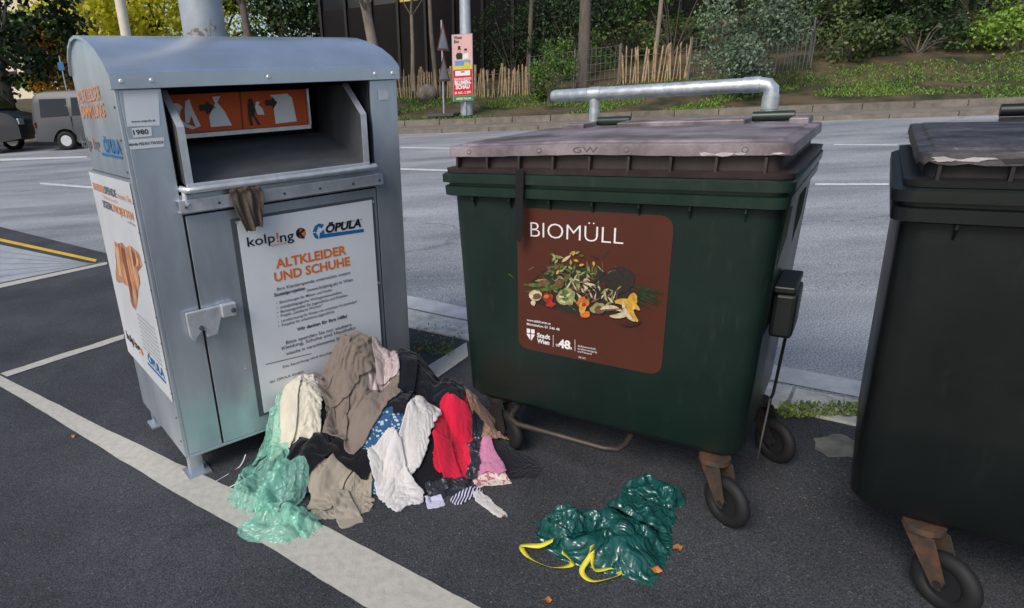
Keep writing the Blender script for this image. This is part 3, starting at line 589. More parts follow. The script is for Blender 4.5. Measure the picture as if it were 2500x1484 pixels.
arc(1515,800,66,-1.75,-.75,9,3); arc(1490,800,52,-2.0,-.9,5,4); arc(1500,700,70,.75,1.7,7,4); arc(1590,740,52,2.2,3.6,8,3); arc(1572,738,48,2.0,3.3,5,4); arc(1535,730,62,1.0,1.9,3,2); fb(1548,728,10,16,3,.15)
fs_(1340,700,16,3,1,0); fs_(1505,753,30,2,-.15,6)
mb.build('food_picture',FM,sk)
random.seed(11)
# ---------------------------------------------------------------- rail behind bin
yb=1.13
pr=Pl(FB,yb); a=pr.px(1350,236); b=pr.px(1887,202); l=pr.px(1452,240); zr=(a[1]+b[1])/2
rr_=empty('guard_rail',FB.w(0,yb,0),FB.a,'galvanised tubular steel guard rail rising behind the brown lidded bin','guard rail')
mb=MB(); mb.tube([(a[0]-.005,0,zr),(a[0]+.01,0,zr),(b[0]-.05,0,zr),(b[0]-.018,0,zr-.006),(b[0]-.003,0,zr-.022),(b[0],0,zr-.05),(b[0],0,0)],[.026,.032,.032,.032,.032,.032,.032],18); mb.build('rail_tube',mGalvT,rr_,smooth=40)
mb=MB(); mb.cyl((l[0],0,0),(l[0],0,zr-.02),.026,16); mb.build('post',mGalvT,rr_,smooth=40)
for p0,p1 in (((b[0],0,zr-.11),(b[0],0,zr-.05)),((l[0]-.03,0,zr),(l[0]+.03,0,zr)),((b[0]-.12,0,zr),(b[0]-.05,0,zr))):
    mb=MB(); mb.cyl(p0,p1,.0355,18); mb.build('sleeve',mGalvT,rr_,smooth=40)
pt_=Pl(FB,-.106)
mb=MB(); a=pt_.px(1258,402); b=pt_.px(1280,402); c=pt_.px(1258,588)
outl=[(a[0]+.004,1.33),(b[0],1.33),(b[0]-.002,1.2),(b[0]+.001,c[1]+.03),((a[0]+b[0])/2+.003,c[1]-.004),(a[0]-.002,c[1]+.012),(a[0]+.003,1.2)]
mb.prism([(x,-.106,z) for x,z in outl],(0,-.004,0))
o=mb.build('necktie',M('black cloth strap',S(14,15,18),.9,amt=.1),None); o.location=FB.O; o.rotation_euler=(0,0,FB.a)
tag(o,'narrow black necktie hanging down from under the brown bin lid','necktie')
# ---------------------------------------------------------------- cloth simulation
HX0,HY0,HR=-1.2,1.3,.0125; HNX,HNY=216,176
gx=HX0+HR*np.arange(HNX); gy=HY0+HR*np.arange(HNY); GX,GY=np.meshgrid(gx,gy,indexing='ij')
cO=np.array(FC.O[:2]); cn=np.array([FC.ey.x,FC.ey.y]); ce=np.array([FC.ex.x,FC.ex.y])
def bumpf(b,X,Y,e=1.3):
    cx,cy,h,ax,ay=b; return h*np.exp(-(((X-cx)/ax)**2+((Y-cy)/ay)**2)**e)
MOUND=[(-.20,2.82,.53,.22,.25),(-.44,2.68,.38,.18,.2),(.04,2.80,.43,.20,.24),(-.02,2.56,.30,.30,.20),(.24,2.70,.28,.20,.2),(-.38,2.46,.18,.20,.16),(.36,2.54,.10,.20,.17)]
Hf=np.zeros((HNX,HNY))
for b_ in MOUND: Hf=np.maximum(Hf,bumpf(b_,GX,GY))
Hmound=Hf.copy()
def hlook(X,Y,A=None):
    A=Hf if A is None else A
    fx=np.clip((X-HX0)/HR,0,HNX-1.001); fy=np.clip((Y-HY0)/HR,0,HNY-1.001); i=fx.astype(int); j=fy.astype(int); a=fx-i; b=fy-j
    return A[i,j]*(1-a)*(1-b)+A[i+1,j]*a*(1-b)+A[i,j+1]*(1-a)*b+A[i+1,j+1]*a*b
def blur(A,k=3):
    for _ in range(k):
        A=(A+np.roll(A,1,0)+np.roll(A,-1,0)+np.roll(A,1,1)+np.roll(A,-1,1))/5
    return A
def hp(u,v,wall=True):
    d=ray(u,v); t=1.2
    while t<6:
        p=CAM+d*t; h=float(hlook(np.array([p.x]),np.array([p.y]))[0])
        if p.z<=h: break
        if wall and (p.x-cO[0])*cn[0]+(p.y-cO[1])*cn[1]>-.04 and (p.x-cO[0])*ce[0]+(p.y-cO[1])*ce[1]<W: break
        t+=.01
    return p.x,p.y,max(h,0)
def rnoise(U,V,rs,f,n=7):
    z=0
    for k in range(n):
        a=rs.uniform(0,2*math.pi); ff=f*rs.uniform(.6,1.5); z=z+np.sin((U*math.cos(a)+V*math.sin(a))*ff*6.28+rs.uniform(0,6.28))/(.6+ff/f)
    return z/n*1.8
def proj(P,sl1,sl2,L,w1=.5,only_min=False):
    a=P[sl1]; b=P[sl2]; d=b-a; l=np.sqrt((d*d).sum(-1))+1e-9; e=(l-L)/l
    if only_min: e=np.minimum(e,0)
    c=d*e[...,None]*w1; P[sl1]+=c; P[sl2]-=c
def drape(pix,w,d,yaw,seed,rest=1.3,n=48,lift=.008,amp=.024,freq=1.9,steps=50,thick=.003,world=None,wall=True,gap=.003,it=6,jit=.04,grav=.0011,fr=.07,stiff=1,edge=.14,fdir=None,fine=.35,puff=0):
    global Hf
    rs=np.random.RandomState(seed)
    if world: cx,cy=world
    else: cx,cy,_=hp(*pix)
    nx=n; ny=min(max(12,int(n*d/w)),int(n*1.9))
    U,V=np.meshgrid(np.linspace(-.5,.5,nx),np.linspace(-.5,.5,ny),indexing='ij')
    lx=U*w*(1+edge*rnoise(V,V*0,rs,1.2))+rnoise(V,U*0,rs,1.)*.07*w; ly=V*d*(1+edge*rnoise(U,U*0,rs,1.2))+rnoise(U,U*0,rs,1.)*.07*d
    if puff: # round the outline: squircle mapping
        k_=.5; lx=lx*np.sqrt(1-k_*(2*V)**2*.5); ly=ly*np.sqrt(1-k_*(2*U)**2*.5)
    c,s=math.cos(yaw),math.sin(yaw)
    X=cx+lx*c-ly*s; Y=cy+lx*s+ly*c
    Hs=blur(Hf,8); Zb=hlook(X,Y,Hs)
    B0=np.stack([X,Y,Zb],-1); sc=max(w,d)
    U2,V2=U*w/sc,V*d/sc
    def el(a,b): return np.clip(np.linalg.norm(b-a,axis=-1),None,2.4*max(w/(nx-1),d/(ny-1)))
    Lx=el(B0[:-1],B0[1:])*rest; Ly=el(B0[:,:-1],B0[:,1:])*rest
    Lx=.5*Lx+.5*Lx.mean(); Ly=.5*Ly+.5*Ly.mean()
    jx=rnoise(U2,V2,rs,freq)*jit*sc; jy=rnoise(U2,V2,rs,freq)*jit*sc
    X=X+jx*c-jy*s; Y=Y+jx*s+jy*c
    th=rs.uniform(0,math.pi) if fdir is None else fdir
    N1=np.sin(6.28*freq*1.2*(U2*math.cos(th)+V2*math.sin(th))+1.8*rnoise(U2,V2,rs,.9)+rs.uniform(0,6))
    N2=np.sin(6.28*freq*2.6*(U2*math.cos(th+.5)+V2*math.sin(th+.5))+2.2*rnoise(U2,V2,rs,1.2)+rs.uniform(0,6))
    k1=.8 if stiff else .25
    win=1
    if puff: win=(1-(2*np.abs(U))**4)*(1-(2*np.abs(V))**4)
    Z=np.maximum(Zb,hlook(X,Y))+lift*(1 if not puff else .3)+win*(puff+amp*(1+k1*N1+.6*rnoise(U2,V2,rs,freq)+fine*N2*(1 if stiff else .3)+fine*rnoise(U2,V2,rs,freq*2.3)))
    P=np.stack([X,Y,Z],-1); Q=P.copy()
    A=slice(None); prs=[]
    if puff:
        Lx=np.linalg.norm(P[1:]-P[:-1],axis=-1)*rest; Ly=np.linalg.norm(P[:,1:]-P[:,:-1],axis=-1)*rest
    for o in (0,1):
        k=len(range(o,nx-1,2)); prs.append(((slice(o,o+2*k-1,2),A),(slice(o+1,o+2*k,2),A),Lx[o::2,:][:k]))
        k=len(range(o,ny-1,2)); prs.append(((A,slice(o,o+2*k-1,2)),(A,slice(o+1,o+2*k,2)),Ly[:,o::2][:,:k]))
    Ld=math.hypot(float(Lx.mean()),float(Ly.mean())); diag=[]
    for o in (0,1):
        k=len(range(o,nx-1,2)); diag.append(((slice(o,o+2*k-1,2),slice(0,ny-1)),(slice(o+1,o+2*k,2),slice(1,ny)),Ld)); diag.append(((slice(o,o+2*k-1,2),slice(1,ny)),(slice(o+1,o+2*k,2),slice(0,ny-1)),Ld))
    if puff: diag=[]
    bend=[]
    for k,mn in ((2,.84),(4,.6)) if stiff else ((2,.84),(3,.7)):
        bend.append(((slice(0,nx-k),A),(slice(k,nx),A),float(Lx.mean())*k*mn)); bend.append(((A,slice(0,ny-k)),(A,slice(k,ny)),float(Ly.mean())*k*mn))
    for st in range(steps):
        Vv=(P-Q)*.78; Vv[...,2]-=grav
        Q=P.copy(); P=P+np.clip(Vv,-.012,.012)
        for _ in range(it):
            for a,b,L in prs: proj(P,a,b,L,.4)
            for a,b,L in diag: proj(P,a,b,L,.08)
            for a,b,L in bend: proj(P,a,b,L,.16,only_min=True)
        h=hlook(P[...,0],P[...,1])+gap
        con=P[...,2]<h+.003; P[...,2]=np.maximum(P[...,2],h)
        f_=np.where(con,fr,.35)
        P[...,0]=Q[...,0]+(P[...,0]-Q[...,0])*f_; P[...,1]=Q[...,1]+(P[...,1]-Q[...,1])*f_
        if wall:
            dd=(P[...,0]-cO[0])*cn[0]+(P[...,1]-cO[1])*cn[1]; ov=np.maximum(dd+.02,0); xx=(P[...,0]-cO[0])*ce[0]+(P[...,1]-cO[1])*ce[1]
            ov=np.where((xx<W+.02),ov,0); P[...,0]-=ov*cn[0]; P[...,1]-=ov*cn[1]
    for _ in range(1):
        P[1:-1,1:-1]=.6*P[1:-1,1:-1]+.1*(P[:-2,1:-1]+P[2:,1:-1]+P[1:-1,:-2]+P[1:-1,2:])
    P[...,2]=np.maximum(P[...,2],hlook(P[...,0],P[...,1])+.002)
    for a in np.linspace(0,1,3):
        for b in np.linspace(0,1,3):
            q=(P[:-1,:-1]*(1-a)*(1-b)+P[1:,:-1]*a*(1-b)+P[:-1,1:]*(1-a)*b+P[1:,1:]*a*b).reshape(-1,3)
            i=np.clip(np.round((q[:,0]-HX0)/HR).astype(int),0,HNX-1); j=np.clip(np.round((q[:,1]-HY0)/HR).astype(int),0,HNY-1)
            np.maximum.at(Hf,(i,j),q[:,2]+thick)
    return P
def cmesh(name,P,mats,thick=.004,parent=None,sub=1,mask=None,mi=None,sharp=180):
    nx,ny=P.shape[:2]; mb=MB(); fs=[]; ms=[]
    for i in range(nx-1):
        for j in range(ny-1):
            if mask and not mask((i+.5)/(nx-1)-.5,(j+.5)/(ny-1)-.5): continue
            fs.append((i*ny+j,(i+1)*ny+j,(i+1)*ny+j+1,i*ny+j+1)); ms.append(mi((i+.5)/(nx-1)-.5,(j+.5)/(ny-1)-.5) if mi else 0)
    mb.v=[tuple(p) for p in P.reshape(-1,3).tolist()]; mb.f=fs; mb.m=ms
    o=mb.build(name,mats,parent,smooth=sharp,solid=thick,sub=sub,fix=False)
    bm=bmesh.new(); bm.from_mesh(o.data); bmesh.ops.delete(bm,geom=[v for v in bm.verts if not v.link_faces],context='VERTS'); bm.to_mesh(o.data); bm.free()
    return o
def fab(name,col,amt=.1,rough=.9,bs=260,bump=.25,ns=5,**k): return M(name,col,rough,0,ns=ns,amt=amt,bump=bump,bs=bs,sheen=.2,spec=.2,**k)
fTaupe=fab('taupe wool',S(122,111,102)); fLin=M('taupe satin lining',S(172,156,155),.4,amt=.06,bump=.1,bs=20); fCream=fab('cream cotton',S(208,202,184)); fNavy=fab('navy cloth',S(18,21,31)); fBlack=fab('black cloth',S(15,17,22))
fWhite=fab('white terry',S(226,222,220),bs=400,bump=.8); fKhaki=fab('beige linen',S(156,147,132)); fRed=fab('crimson knit',S(206,28,62),bs=300,bump=.4); fRedD=fab('red cloth',S(180,26,48)); fTan=fab('tan cloth',S(156,124,102)); fPink=fab('pink cotton',S(190,124,156)); fPurple=fab('purple cloth',S(54,32,76))
fGrey=M('dark grey film',S(48,50,58),.25,0,ns=10,amt=.3,bump=.6,bs=40)
def pattern(name,c1,c2,scale,stretch,thr=.5,kind='noise'):
    m,nt,b=newmat(name); N=nt.nodes; L=nt.links; tc=N.new('ShaderNodeTexCoord'); mp=N.new('ShaderNodeMapping'); mp.inputs['Scale'].default_value=stretch; mp.inputs['Rotation'].default_value=(.3,.2,.5); L.new(tc.outputs['Object'],mp.inputs[0])
    if kind=='vor': t=N.new('ShaderNodeTexVoronoi'); t.distance='CHEBYCHEV'; t.feature='F1'; out=t.outputs['Distance']
    elif kind=='wave': t=N.new('ShaderNodeTexWave'); out=t.outputs['Fac']
    else: t=N.new('ShaderNodeTexNoise'); out=t.outputs[0]
    t.inputs['Scale'].default_value=scale; L.new(mp.outputs[0],t.inputs['Vector']); cr=N.new('ShaderNodeValToRGB'); cr.color_ramp.interpolation='CONSTANT' if kind!='noise' else 'LINEAR'
    cr.color_ramp.elements[0].color=c1; cr.color_ramp.elements[1].color=c2; cr.color_ramp.elements[1].position=thr; cr.color_ramp.elements[0].position=0 if kind!='noise' else thr-.05
    L.new(out,cr.inputs[0]); L.new(cr.outputs[0],b.inputs['Base Color']); b.inputs['Roughness'].default_value=.85; return m
fBlue=pattern('blue patterned cotton',S(170,188,200),S(34,78,118),52,(1,1,1.6),.3,'vor')
fFlor=pattern('floral cotton',S(206,196,186),S(176,104,112),60,(1,1,1),.55)
fStripe=pattern('striped sock knit',S(30,36,84),S(206,204,214),28,(1,1,1),.62,'wave')
fTweed=M('brown tweed',S(88,76,66),.95,ns=240,amt=.4,bump=.5,bs=300,col2=S(124,110,98))
mb=MB(); st_=3; ids={}; vs=[]
rs=np.random.RandomState(2)
nzm=rnoise(GX,GY,rs,5,10)*.012
for i in range(0,HNX,st_):
    for j in range(0,HNY,st_):
        if Hmound[i,j]>.015:
            dd=(gx[i]-cO[0])*cn[0]+(gy[j]-cO[1])*cn[1]
            if dd<-.01: ids[(i,j)]=len(vs); vs.append((gx[i],gy[j],max(.004,Hmound[i,j]-.012+nzm[i,j])))
fs=[(ids[(i,j)],ids[(i+st_,j)],ids[(i+st_,j+st_)],ids[(i,j+st_)]) for (i,j) in ids if (i+st_,j) in ids and (i+st_,j+st_) in ids and (i,j+st_) in ids]
mb.add(vs,fs); tag(mb.build('garment',fNavy,smooth=180,sub=1),'dark navy garments bundled at the core of the heap, under all the other clothes','garment')
def gmask(seed):
    r=random.Random(seed); c=[r.uniform(.0,.42) for _ in range(4)]; s1,s2=r.uniform(.6,1.6),r.uniform(.6,1.6)
    def f(u,v):
        a,b=abs(u)*2,abs(v)*2; k=c[(u>0)*1+(v>0)*2]
        return (1-a)*s1+(1-b)*s2>k*.5
    return f
rnd_mask=lambda e=3.: (lambda u,v: (abs(u)*2)**e+(abs(v)*2)**e<1.02)
GOBJ={}
def garment(name,label,cat,pix,w,d,yaw,mat,seed,thick=.003,mask=1,mi=None,group=None,key=None,**k):
    P=drape(pix,w,d,R(yaw),seed,thick=thick,**k); o=cmesh(name,P,mat if isinstance(mat,list) else [mat],thick,mask=(gmask(seed) if mask==1 else mask),mi=mi); tag(o,label,cat,group)
    if key: GOBJ[key]=o
    return o
def limb(key,name,pix,w,d,yaw,mat,seed,**k):
    k.setdefault('rest',1.12); k.setdefault('amp',.022); k.setdefault('freq',1.5); k.setdefault('n',24)
    P=drape(pix,w,d,R(yaw),seed,thick=.005,**k); return cmesh(name,P,[mat],.006,parent=GOBJ[key],mask=gmask(seed))
garment('garment','red cloth behind the black jacket, at the back right of the heap','garment',(1120,962),.30,.24,-20,fRedD,32)
garment('jacket','black jacket low on the left of the heap, below the cream trousers','jacket',(780,1068),.48,.30,-5,fBlack,33,key='bl')
garment('garment','purple cloth peeping out under the black jacket on the left','garment',(752,1160),.16,.10,10,fPurple,34,amp=.018)
garment('garment','tan cloth lying right of the red cloth near the bin wheel','garment',(1195,1030),.18,.24,20,fTan,35)
garment('garment','navy cloth at the right end of the heap beside the pink shirt','garment',(1245,1130),.24,.16,-10,fNavy,36)
garment('garment','floral white cloth on the asphalt under the pink shirt','garment',(1195,1168),.15,.10,10,fFlor,37,amp=.016,n=36)
garment('shirt','small pink shirt on the right side of the heap','shirt',(1185,1120),.12,.16,15,fPink,38,n=36)
garment('shirt','blue and white patterned shirt in the middle of the heap','shirt',(910,1070),.22,.32,-25,fBlue,39)
garment('jacket','black jacket spread over the right shoulder of the clothes heap','jacket',(1030,945),.36,.34,15,fNavy,31,amp=.024,key='nv')
limb('nv','sleeve',(1090,975),.09,.26,46,fNavy,81); limb('nv','sleeve',(985,960),.09,.28,-14,fNavy,82)
garment('garment','black cloth between the white towels and the crimson sweater','garment',(1045,1110),.15,.30,-8,fBlack,40)
garment('sweater','crimson knitted sweater on the right front of the heap','sweater',(1108,1092),.17,.28,-14,fRed,41,amp=.030,key='rd',mask=rnd_mask(5))
limb('rd','sleeve',(1095,1140),.08,.17,12,fRed,91)
garment('plastic_bag','crumpled dark grey plastic film beside the crimson sweater','plastic bag',(1160,1095),.045,.28,-14,fGrey,42,rest=1.4,n=22,thick=.001,stiff=0,freq=3,fine=.8)
garment('plastic_bag','crumpled dark grey plastic film on the asphalt in front of the crimson sweater','plastic bag',(1095,1198),.20,.08,10,fGrey,43,rest=1.4,thick=.001,stiff=0,freq=3,fine=.8)
garment('trousers','beige linen trousers on the asphalt between mint bag and white towels','trousers',(835,1218),.27,.22,8,fKhaki,44,rest=1.4,n=60,freq=2.4,fdir=.5,key='kh')
limb('kh','trouser_leg',(815,1180),.10,.26,-30,fKhaki,83); limb('kh','trouser_leg',(845,1250),.09,.20,20,fKhaki,84)
limb('bl','sleeve',(745,1115),.10,.26,-50,fBlack,85); limb('bl','sleeve',(860,1125),.09,.20,60,fBlack,86)
garment('towel','white terry towel hanging down the middle of the heap','towel',(1015,1058),.11,.28,-34,fWhite,45,rest=1.2,thick=.010,n=30,mask=rnd_mask(5),freq=1.5,fdir=.1)
garment('towel','white terry towel lowest on the front of the heap','towel',(963,1190),.16,.26,26,fWhite,46,rest=1.25,amp=.030,thick=.010,n=32,mask=rnd_mask(5),freq=1.7,fdir=.15)
garment('trousers','cream cotton trousers bunched on the upper left of the heap','trousers',(728,955),.22,.32,-10,fCream,47,amp=.035,freq=1.7,n=50,fdir=.1,key='cr')
limb('cr','trouser_leg',(700,1000),.09,.22,-12,fCream,87)
garment('blazer','taupe wool blazer with pale satin lining on top of the heap','blazer',(880,925),.35,.28,10,[fTaupe,fLin],48,amp=.036,n=60,freq=1.7,mi=lambda u,v:1 if (u>.08 and v>-.1) else 0,key='tp')
limb('tp','sleeve',(905,985),.11,.30,-50,fTaupe,88); limb('tp','sleeve',(828,1035),.10,.24,-8,fTaupe,49,fdir=0)
garment('jacket','taupe jacket crumpled at the very top against the container door','jacket',(855,848),.33,.18,25,fTaupe,50,rest=1.4,amp=.05,n=56,freq=2.)
garment('scarf','pale satin scarf end draped at the top right of the heap','scarf',(940,860),.11,.22,5,fLin,55,amp=.035,n=34,freq=1.6,fdir=0)
garment('sock','striped navy sock at the right foot of the heap','sock',(1140,1212),.15,.055,30,fStripe,51,rest=1.1,amp=.01,n=26,thick=.008,mask=rnd_mask(4))
garment('sock','white sock lying on the asphalt right of the heap','sock',(1195,1240),.05,.19,28,fWhite,52,rest=1.15,amp=.014,n=14,thick=.009,mask=rnd_mask(3),edge=.3)
garment('cloth_scrap','small lilac cloth scrap at the foot of the lowest white towel','cloth scrap',(1062,1230),.07,.06,10,fab('lilac cotton',S(196,196,220)),53,amp=.012,n=20)
def plast(name,col,alpha,rough,bs,tr,bstr=.8,tcol=(.85,1,.95,1)):
    m,nt,b=newmat(name); N=nt.nodes; L=nt.links; tc=N.new('ShaderNodeTexCoord')
    nz=N.new('ShaderNodeTexNoise'); nz.inputs['Scale'].default_value=bs; nz.inputs['Detail'].default_value=2; nz.inputs['Distortion'].default_value=1.6; L.new(tc.outputs['Object'],nz.inputs[0])
    sb=N.new('ShaderNodeMath'); sb.operation='SUBTRACT'; L.new(nz.outputs[0],sb.inputs[0]); sb.inputs[1].default_value=.5
    ab=N.new('ShaderNodeMath'); ab.operation='ABSOLUTE'; L.new(sb.outputs[0],ab.inputs[0])
    bp=N.new('ShaderNodeBump'); bp.inputs['Strength'].default_value=bstr; bp.inputs['Distance'].default_value=.05; bp.invert=True; L.new(ab.outputs[0],bp.inputs['Height']); L.new(bp.outputs[0],b.inputs['Normal'])
    b.inputs['Base Color'].default_value=col; b.inputs['Roughness'].default_value=rough; b.inputs['Specular IOR Level'].default_value=.9
    t=N.new('ShaderNodeBsdfTranslucent'); t.inputs[0].default_value=col; mx=N.new('ShaderNodeMixShader'); mx.inputs[0].default_value=tr
    L.new(b.outputs[0],mx.inputs[1]); L.new(t.outputs[0],mx.inputs[2]); 
    if alpha<1:
        tp=N.new('ShaderNodeBsdfTransparent'); tp.inputs[0].default_value=tcol; m2=N.new('ShaderNodeMixShader'); m2.inputs[0].default_value=1-alpha; L.new(mx.outputs[0],m2.inputs[1]); L.new(tp.outputs[0],m2.inputs[2]); L.new(m2.outputs[0],nt.nodes['Material Output'].inputs['Surface'])
    else: L.new(mx.outputs[0],nt.nodes['Material Output'].inputs['Surface'])
    return m
mMint=plast('mint film',S(164,230,210),.46,.14,9,.25,.8); mTeal=plast('dark teal film',S(22,84,79),.97,.22,8,.08,.8,(.3,.7,.65,1))
P1=drape((632,1195),.26,.30,R(-8),61,rest=1.12,n=44,amp=.03,freq=1.7,steps=14,thick=.0005,grav=.0006,stiff=0,fine=.45,puff=.06)
bag=cmesh('plastic_bag',P1,[mMint],0); tag(bag,'translucent mint green plastic bag at the left foot of the heap','plastic bag')
for (px_,w_2,d_2,yw,sd_,nm,pf) in (((655,1090),.15,.20,-10,67,'bag_handle',.04),((665,1290),.26,.20,-20,66,'bag_mouth',.035),((735,1262),.11,.22,40,62,'bag_handle',.025),((690,1225),.16,.24,-30,69,'bag_fold',.03)):
    P2=drape(px_,w_2,d_2,R(yw),sd_,rest=1.12,n=30,amp=.026,freq=1.6,steps=14,thick=.0005,grav=.0006,stiff=0,fine=.45,puff=pf)
    cmesh(nm,P2,[mMint],0,parent=bag)
tb=gh(1478,1328)
P1=drape(None,.46,.33,R(-32),63,rest=1.08,n=84,amp=.030,freq=2.2,steps=16,thick=.001,world=(tb.x,tb.y),wall=False,edge=.10,grav=.0007,stiff=0,fine=.55,puff=.085)
tbag=cmesh('rubbish_bag',P1,[mTeal],.001); tag(tbag,'dark teal drawstring rubbish bag lying on the asphalt in front of the brown lidded bin','rubbish bag')
for (px_,w_2,d_2,yw,sd_,nm,pf) in (((1560,1262),.26,.20,-20,64,'bag_mouth',.05),((1590,1215),.24,.12,-38,71,'bag_mouth',.06),((1368,1308),.15,.17,10,72,'gathered_end',.04)):
    t2=gh(*px_); P2=drape(None,w_2,d_2,R(yw),sd_,rest=1.1,n=44,amp=.028,freq=1.8,steps=14,thick=.001,world=(t2.x,t2.y),wall=False,grav=.0006,stiff=0,fine=.5,puff=pf)
    cmesh(nm,P2,[mTeal],.001,parent=tbag)
mYelR=M('yellow drawstring',S(216,204,60),.5,amt=.12)
def ribbon(pix,w,name,mat,parent=None,tl=.25):
    pts=[]
    for k,(u,v,zz) in enumerate(pix):
        d=ray(u,v); t=(zz-H0)/d.z; pts.append(CAM+d*t)
    out=[]
    for i in range(len(pts)-1):
        p0=pts[max(0,i-1)];p1=pts[i];p2=pts[i+1];p3=pts[min(len(pts)-1,i+2)]
        for k in range(6):
            t=k/6; out.append(.5*((2*p1)+(p2-p0)*t+(2*p0-5*p1+4*p2-p3)*t*t+(3*p1-p0-3*p2+p3)*t**3))
    out.append(pts[-1]); mb=MB(); vs=[];n=len(out)
    for i,p in enumerate(out):
        T_=(out[min(n-1,i+1)]-out[max(0,i-1)]).normalized(); s=T_.cross(Vector((0,0,1))).normalized(); tilt=tl+.5*math.sin(i*.35); dv=s*math.cos(tilt)+Vector((0,0,1))*math.sin(tilt)
        q=p+Vector((0,0,w*.4)); vs+= [q-dv*w/2,q+dv*w/2]
    mb.add(vs,[(2*i,2*i+1,2*i+3,2*i+2) for i in range(n-1)]); return mb.build(name,mat,parent,smooth=80,solid=.0006)
ribbon([(1350,1322,.06),(1318,1336,.02),(1274,1336,.008),(1292,1364,.006),(1345,1388,.006),(1398,1380,.008),(1372,1350,.05)],.018,'drawstring',mYelR,tbag)
ribbon([(1446,1335,.09),(1440,1362,.04),(1420,1398,.008),(1448,1422,.006),(1510,1408,.006),(1498,1390,.006),(1452,1394,.01),(1446,1350,.08)],.018,'drawstring',mYelR,tbag)
o=ribbon([(600,1110,.04),(585,1140,.004),(545,1165,.003),(512,1185,.003),(518,1200,.003),(555,1192,.003),(600,1170,.02)],.005,'cord',mWh); tag(o,'thin white cord looped on the asphalt left of the mint bag','cord')
# limp sleeve hanging out of the slot: open folded cloth strip
ph2=Pl(FC,-.055)
rows=[(600,440,58,.06),(600,448,66,.02),(601,458,72,-.03),(602,470,76,-.052),(604,485,76,-.055),(607,502,72,-.054),(611,520,64,-.052),(617,538,54,-.050),(624,560,44,-.048)]
nr,nc=len(rows),25; vs=[]
for k,(u,v,wp,y0) in enumerate(rows):
    c=ph2.px(u,v); e=ph2.px(u+wp/2,v); hw=abs(e[0]-c[0])
    for i in range(nc):
        f=i/(nc-1)*2-1; fold=.010*math.sin(f*7+k*.25)+.006*math.sin(f*15-k*.4); vs.append((c[0]+hw*f*(1-.03*math.sin(k*1.3)),y0-.008*(1-f*f)-fold*min(1,k/3),c[1]+(.012*f if k>6 else 0)+.005*math.sin(f*6)*(k==nr-1)))
fs=[(k*nc+i,k*nc+i+1,(k+1)*nc+i+1,(k+1)*nc+i) for k in range(nr-1) for i in range(nc-1)]
mb=MB(); mb.add(vs,fs); o=mb.build('sleeve',fTweed,smooth=180,sub=2,solid=.006,fix=False); o.location=FC.O; o.rotation_euler=(0,0,FC.a); tag(o,'brown tweed sleeve hanging out of the container slot above the door','sleeve')
mLeaf=M('dry leaf',S(186,118,60),.8,ns=30,amt=.3)
for k,(u,v,s,lab) in enumerate(((1597,1397,.03,'orange dry leaf in front of the teal rubbish bag'),(1652,1345,.028,'orange dry leaf touching the right end of the teal rubbish bag'),(180,1070,.016,'tiny dry leaf beside the white line, left of the container'),(1022,856,.03,'yellow leaf on the asphalt right of the container'),(1335,1472,.02,'small brown leaf at the bottom edge of the photo'),(1230,1268,.012,'tiny brown leaf just right of the white sock'))):
    p=gh(u,v); mb=MB(); a=random.uniform(0,6); pts=[(math.cos(a+b)*s*r_,math.sin(a+b)*s*r_,.008+.008*math.sin(b*2)) for b,r_ in ((0,1),(.8,.5),(1.6,.6),(2.6,.5),(3.14,.9),(4,.5),(4.9,.6),(5.6,.45))]
    mb.add([(0,0,.014)]+pts,[(0,i+1,(i+1)%8+1) for i in range(8)]); o=mb.build('fallen_leaf',mLeaf); o.location=(p.x,p.y,.006); tag(o,lab,'leaf')
def scatter(name,pts,size,mat,parent=None,upb=0.,asp=.5,seed=0):
    rs=np.random.RandomState(seed); N=len(pts); P=np.asarray(pts)
    a=rs.normal(size=(N,3)); a[:,2]=a[:,2]*(1-upb)+upb*3; a/=np.linalg.norm(a,axis=1)[:,None]
    b=np.cross(a,rs.normal(size=(N,3))); b/=np.linalg.norm(b,axis=1)[:,None]
    s=(size*rs.uniform(.6,1.3,N))[:,None]
    v=np.stack([P-a*s*.5,P+b*s*asp*.5,P+a*s*.5,P-b*s*asp*.5],1).reshape(-1,3)
    me=bpy.data.meshes.new(name); me.from_pydata(v.tolist(),[],np.arange(4*N).reshape(-1,4).tolist()); me.materials.append(mat)
    o=bpy.data.objects.new(name,me); COL.objects.link(o)
    if parent: o.parent=parent
    return o
mGrass=leafmat('grass blades',S(36,62,16),S(108,146,44)); mWeed=leafmat('weed leaves',S(66,92,34),S(140,160,70))
rs=np.random.RandomState(4)
pts=[]
for (u0,v0,u1,v1,n) in ((1008,838,1110,872,260),(1900,990,2112,1024,800),(1010,800,1130,835,60)):
    for k in range(n):
        p=gh(rs.uniform(u0,u1),rs.uniform(v0,v1)); pts.append((p.x,p.y,.012+rs.uniform(0,.02)))
o=scatter('weeds',pts,.026,mWeed,upb=.4,asp=.35); tag(o,'small weeds and moss growing in the gutter along the near kerb','weeds',kind='stuff')
mb=MB()
for k in range(170):
    u,v=random.uniform(900,2100),random.uniform(1120,1480)
    if random.random()<.35: u,v=random.uniform(1880,2100),random.uniform(1040,1250)
    p=gh(u,v); s=random.uniform(.001,.003); mb.box(p.x-s,p.x+s,p.y-s*.8,p.y+s*.8,.003,.004+s)
tag(mb.build('grit',M('pebble',S(104,102,98),.8,ns=30,amt=.3)),'loose grit and pebbles on the asphalt around the bins','grit',kind='stuff')
psheet('concrete_patch',jitter([(1985,1072),(2050,1062),(2105,1085),(2098,1122),(2020,1118),(1988,1100)],6,14),.007,M('pale stain',S(150,150,138),.9,ns=9,amt=.3,col2=S(80,82,80)))
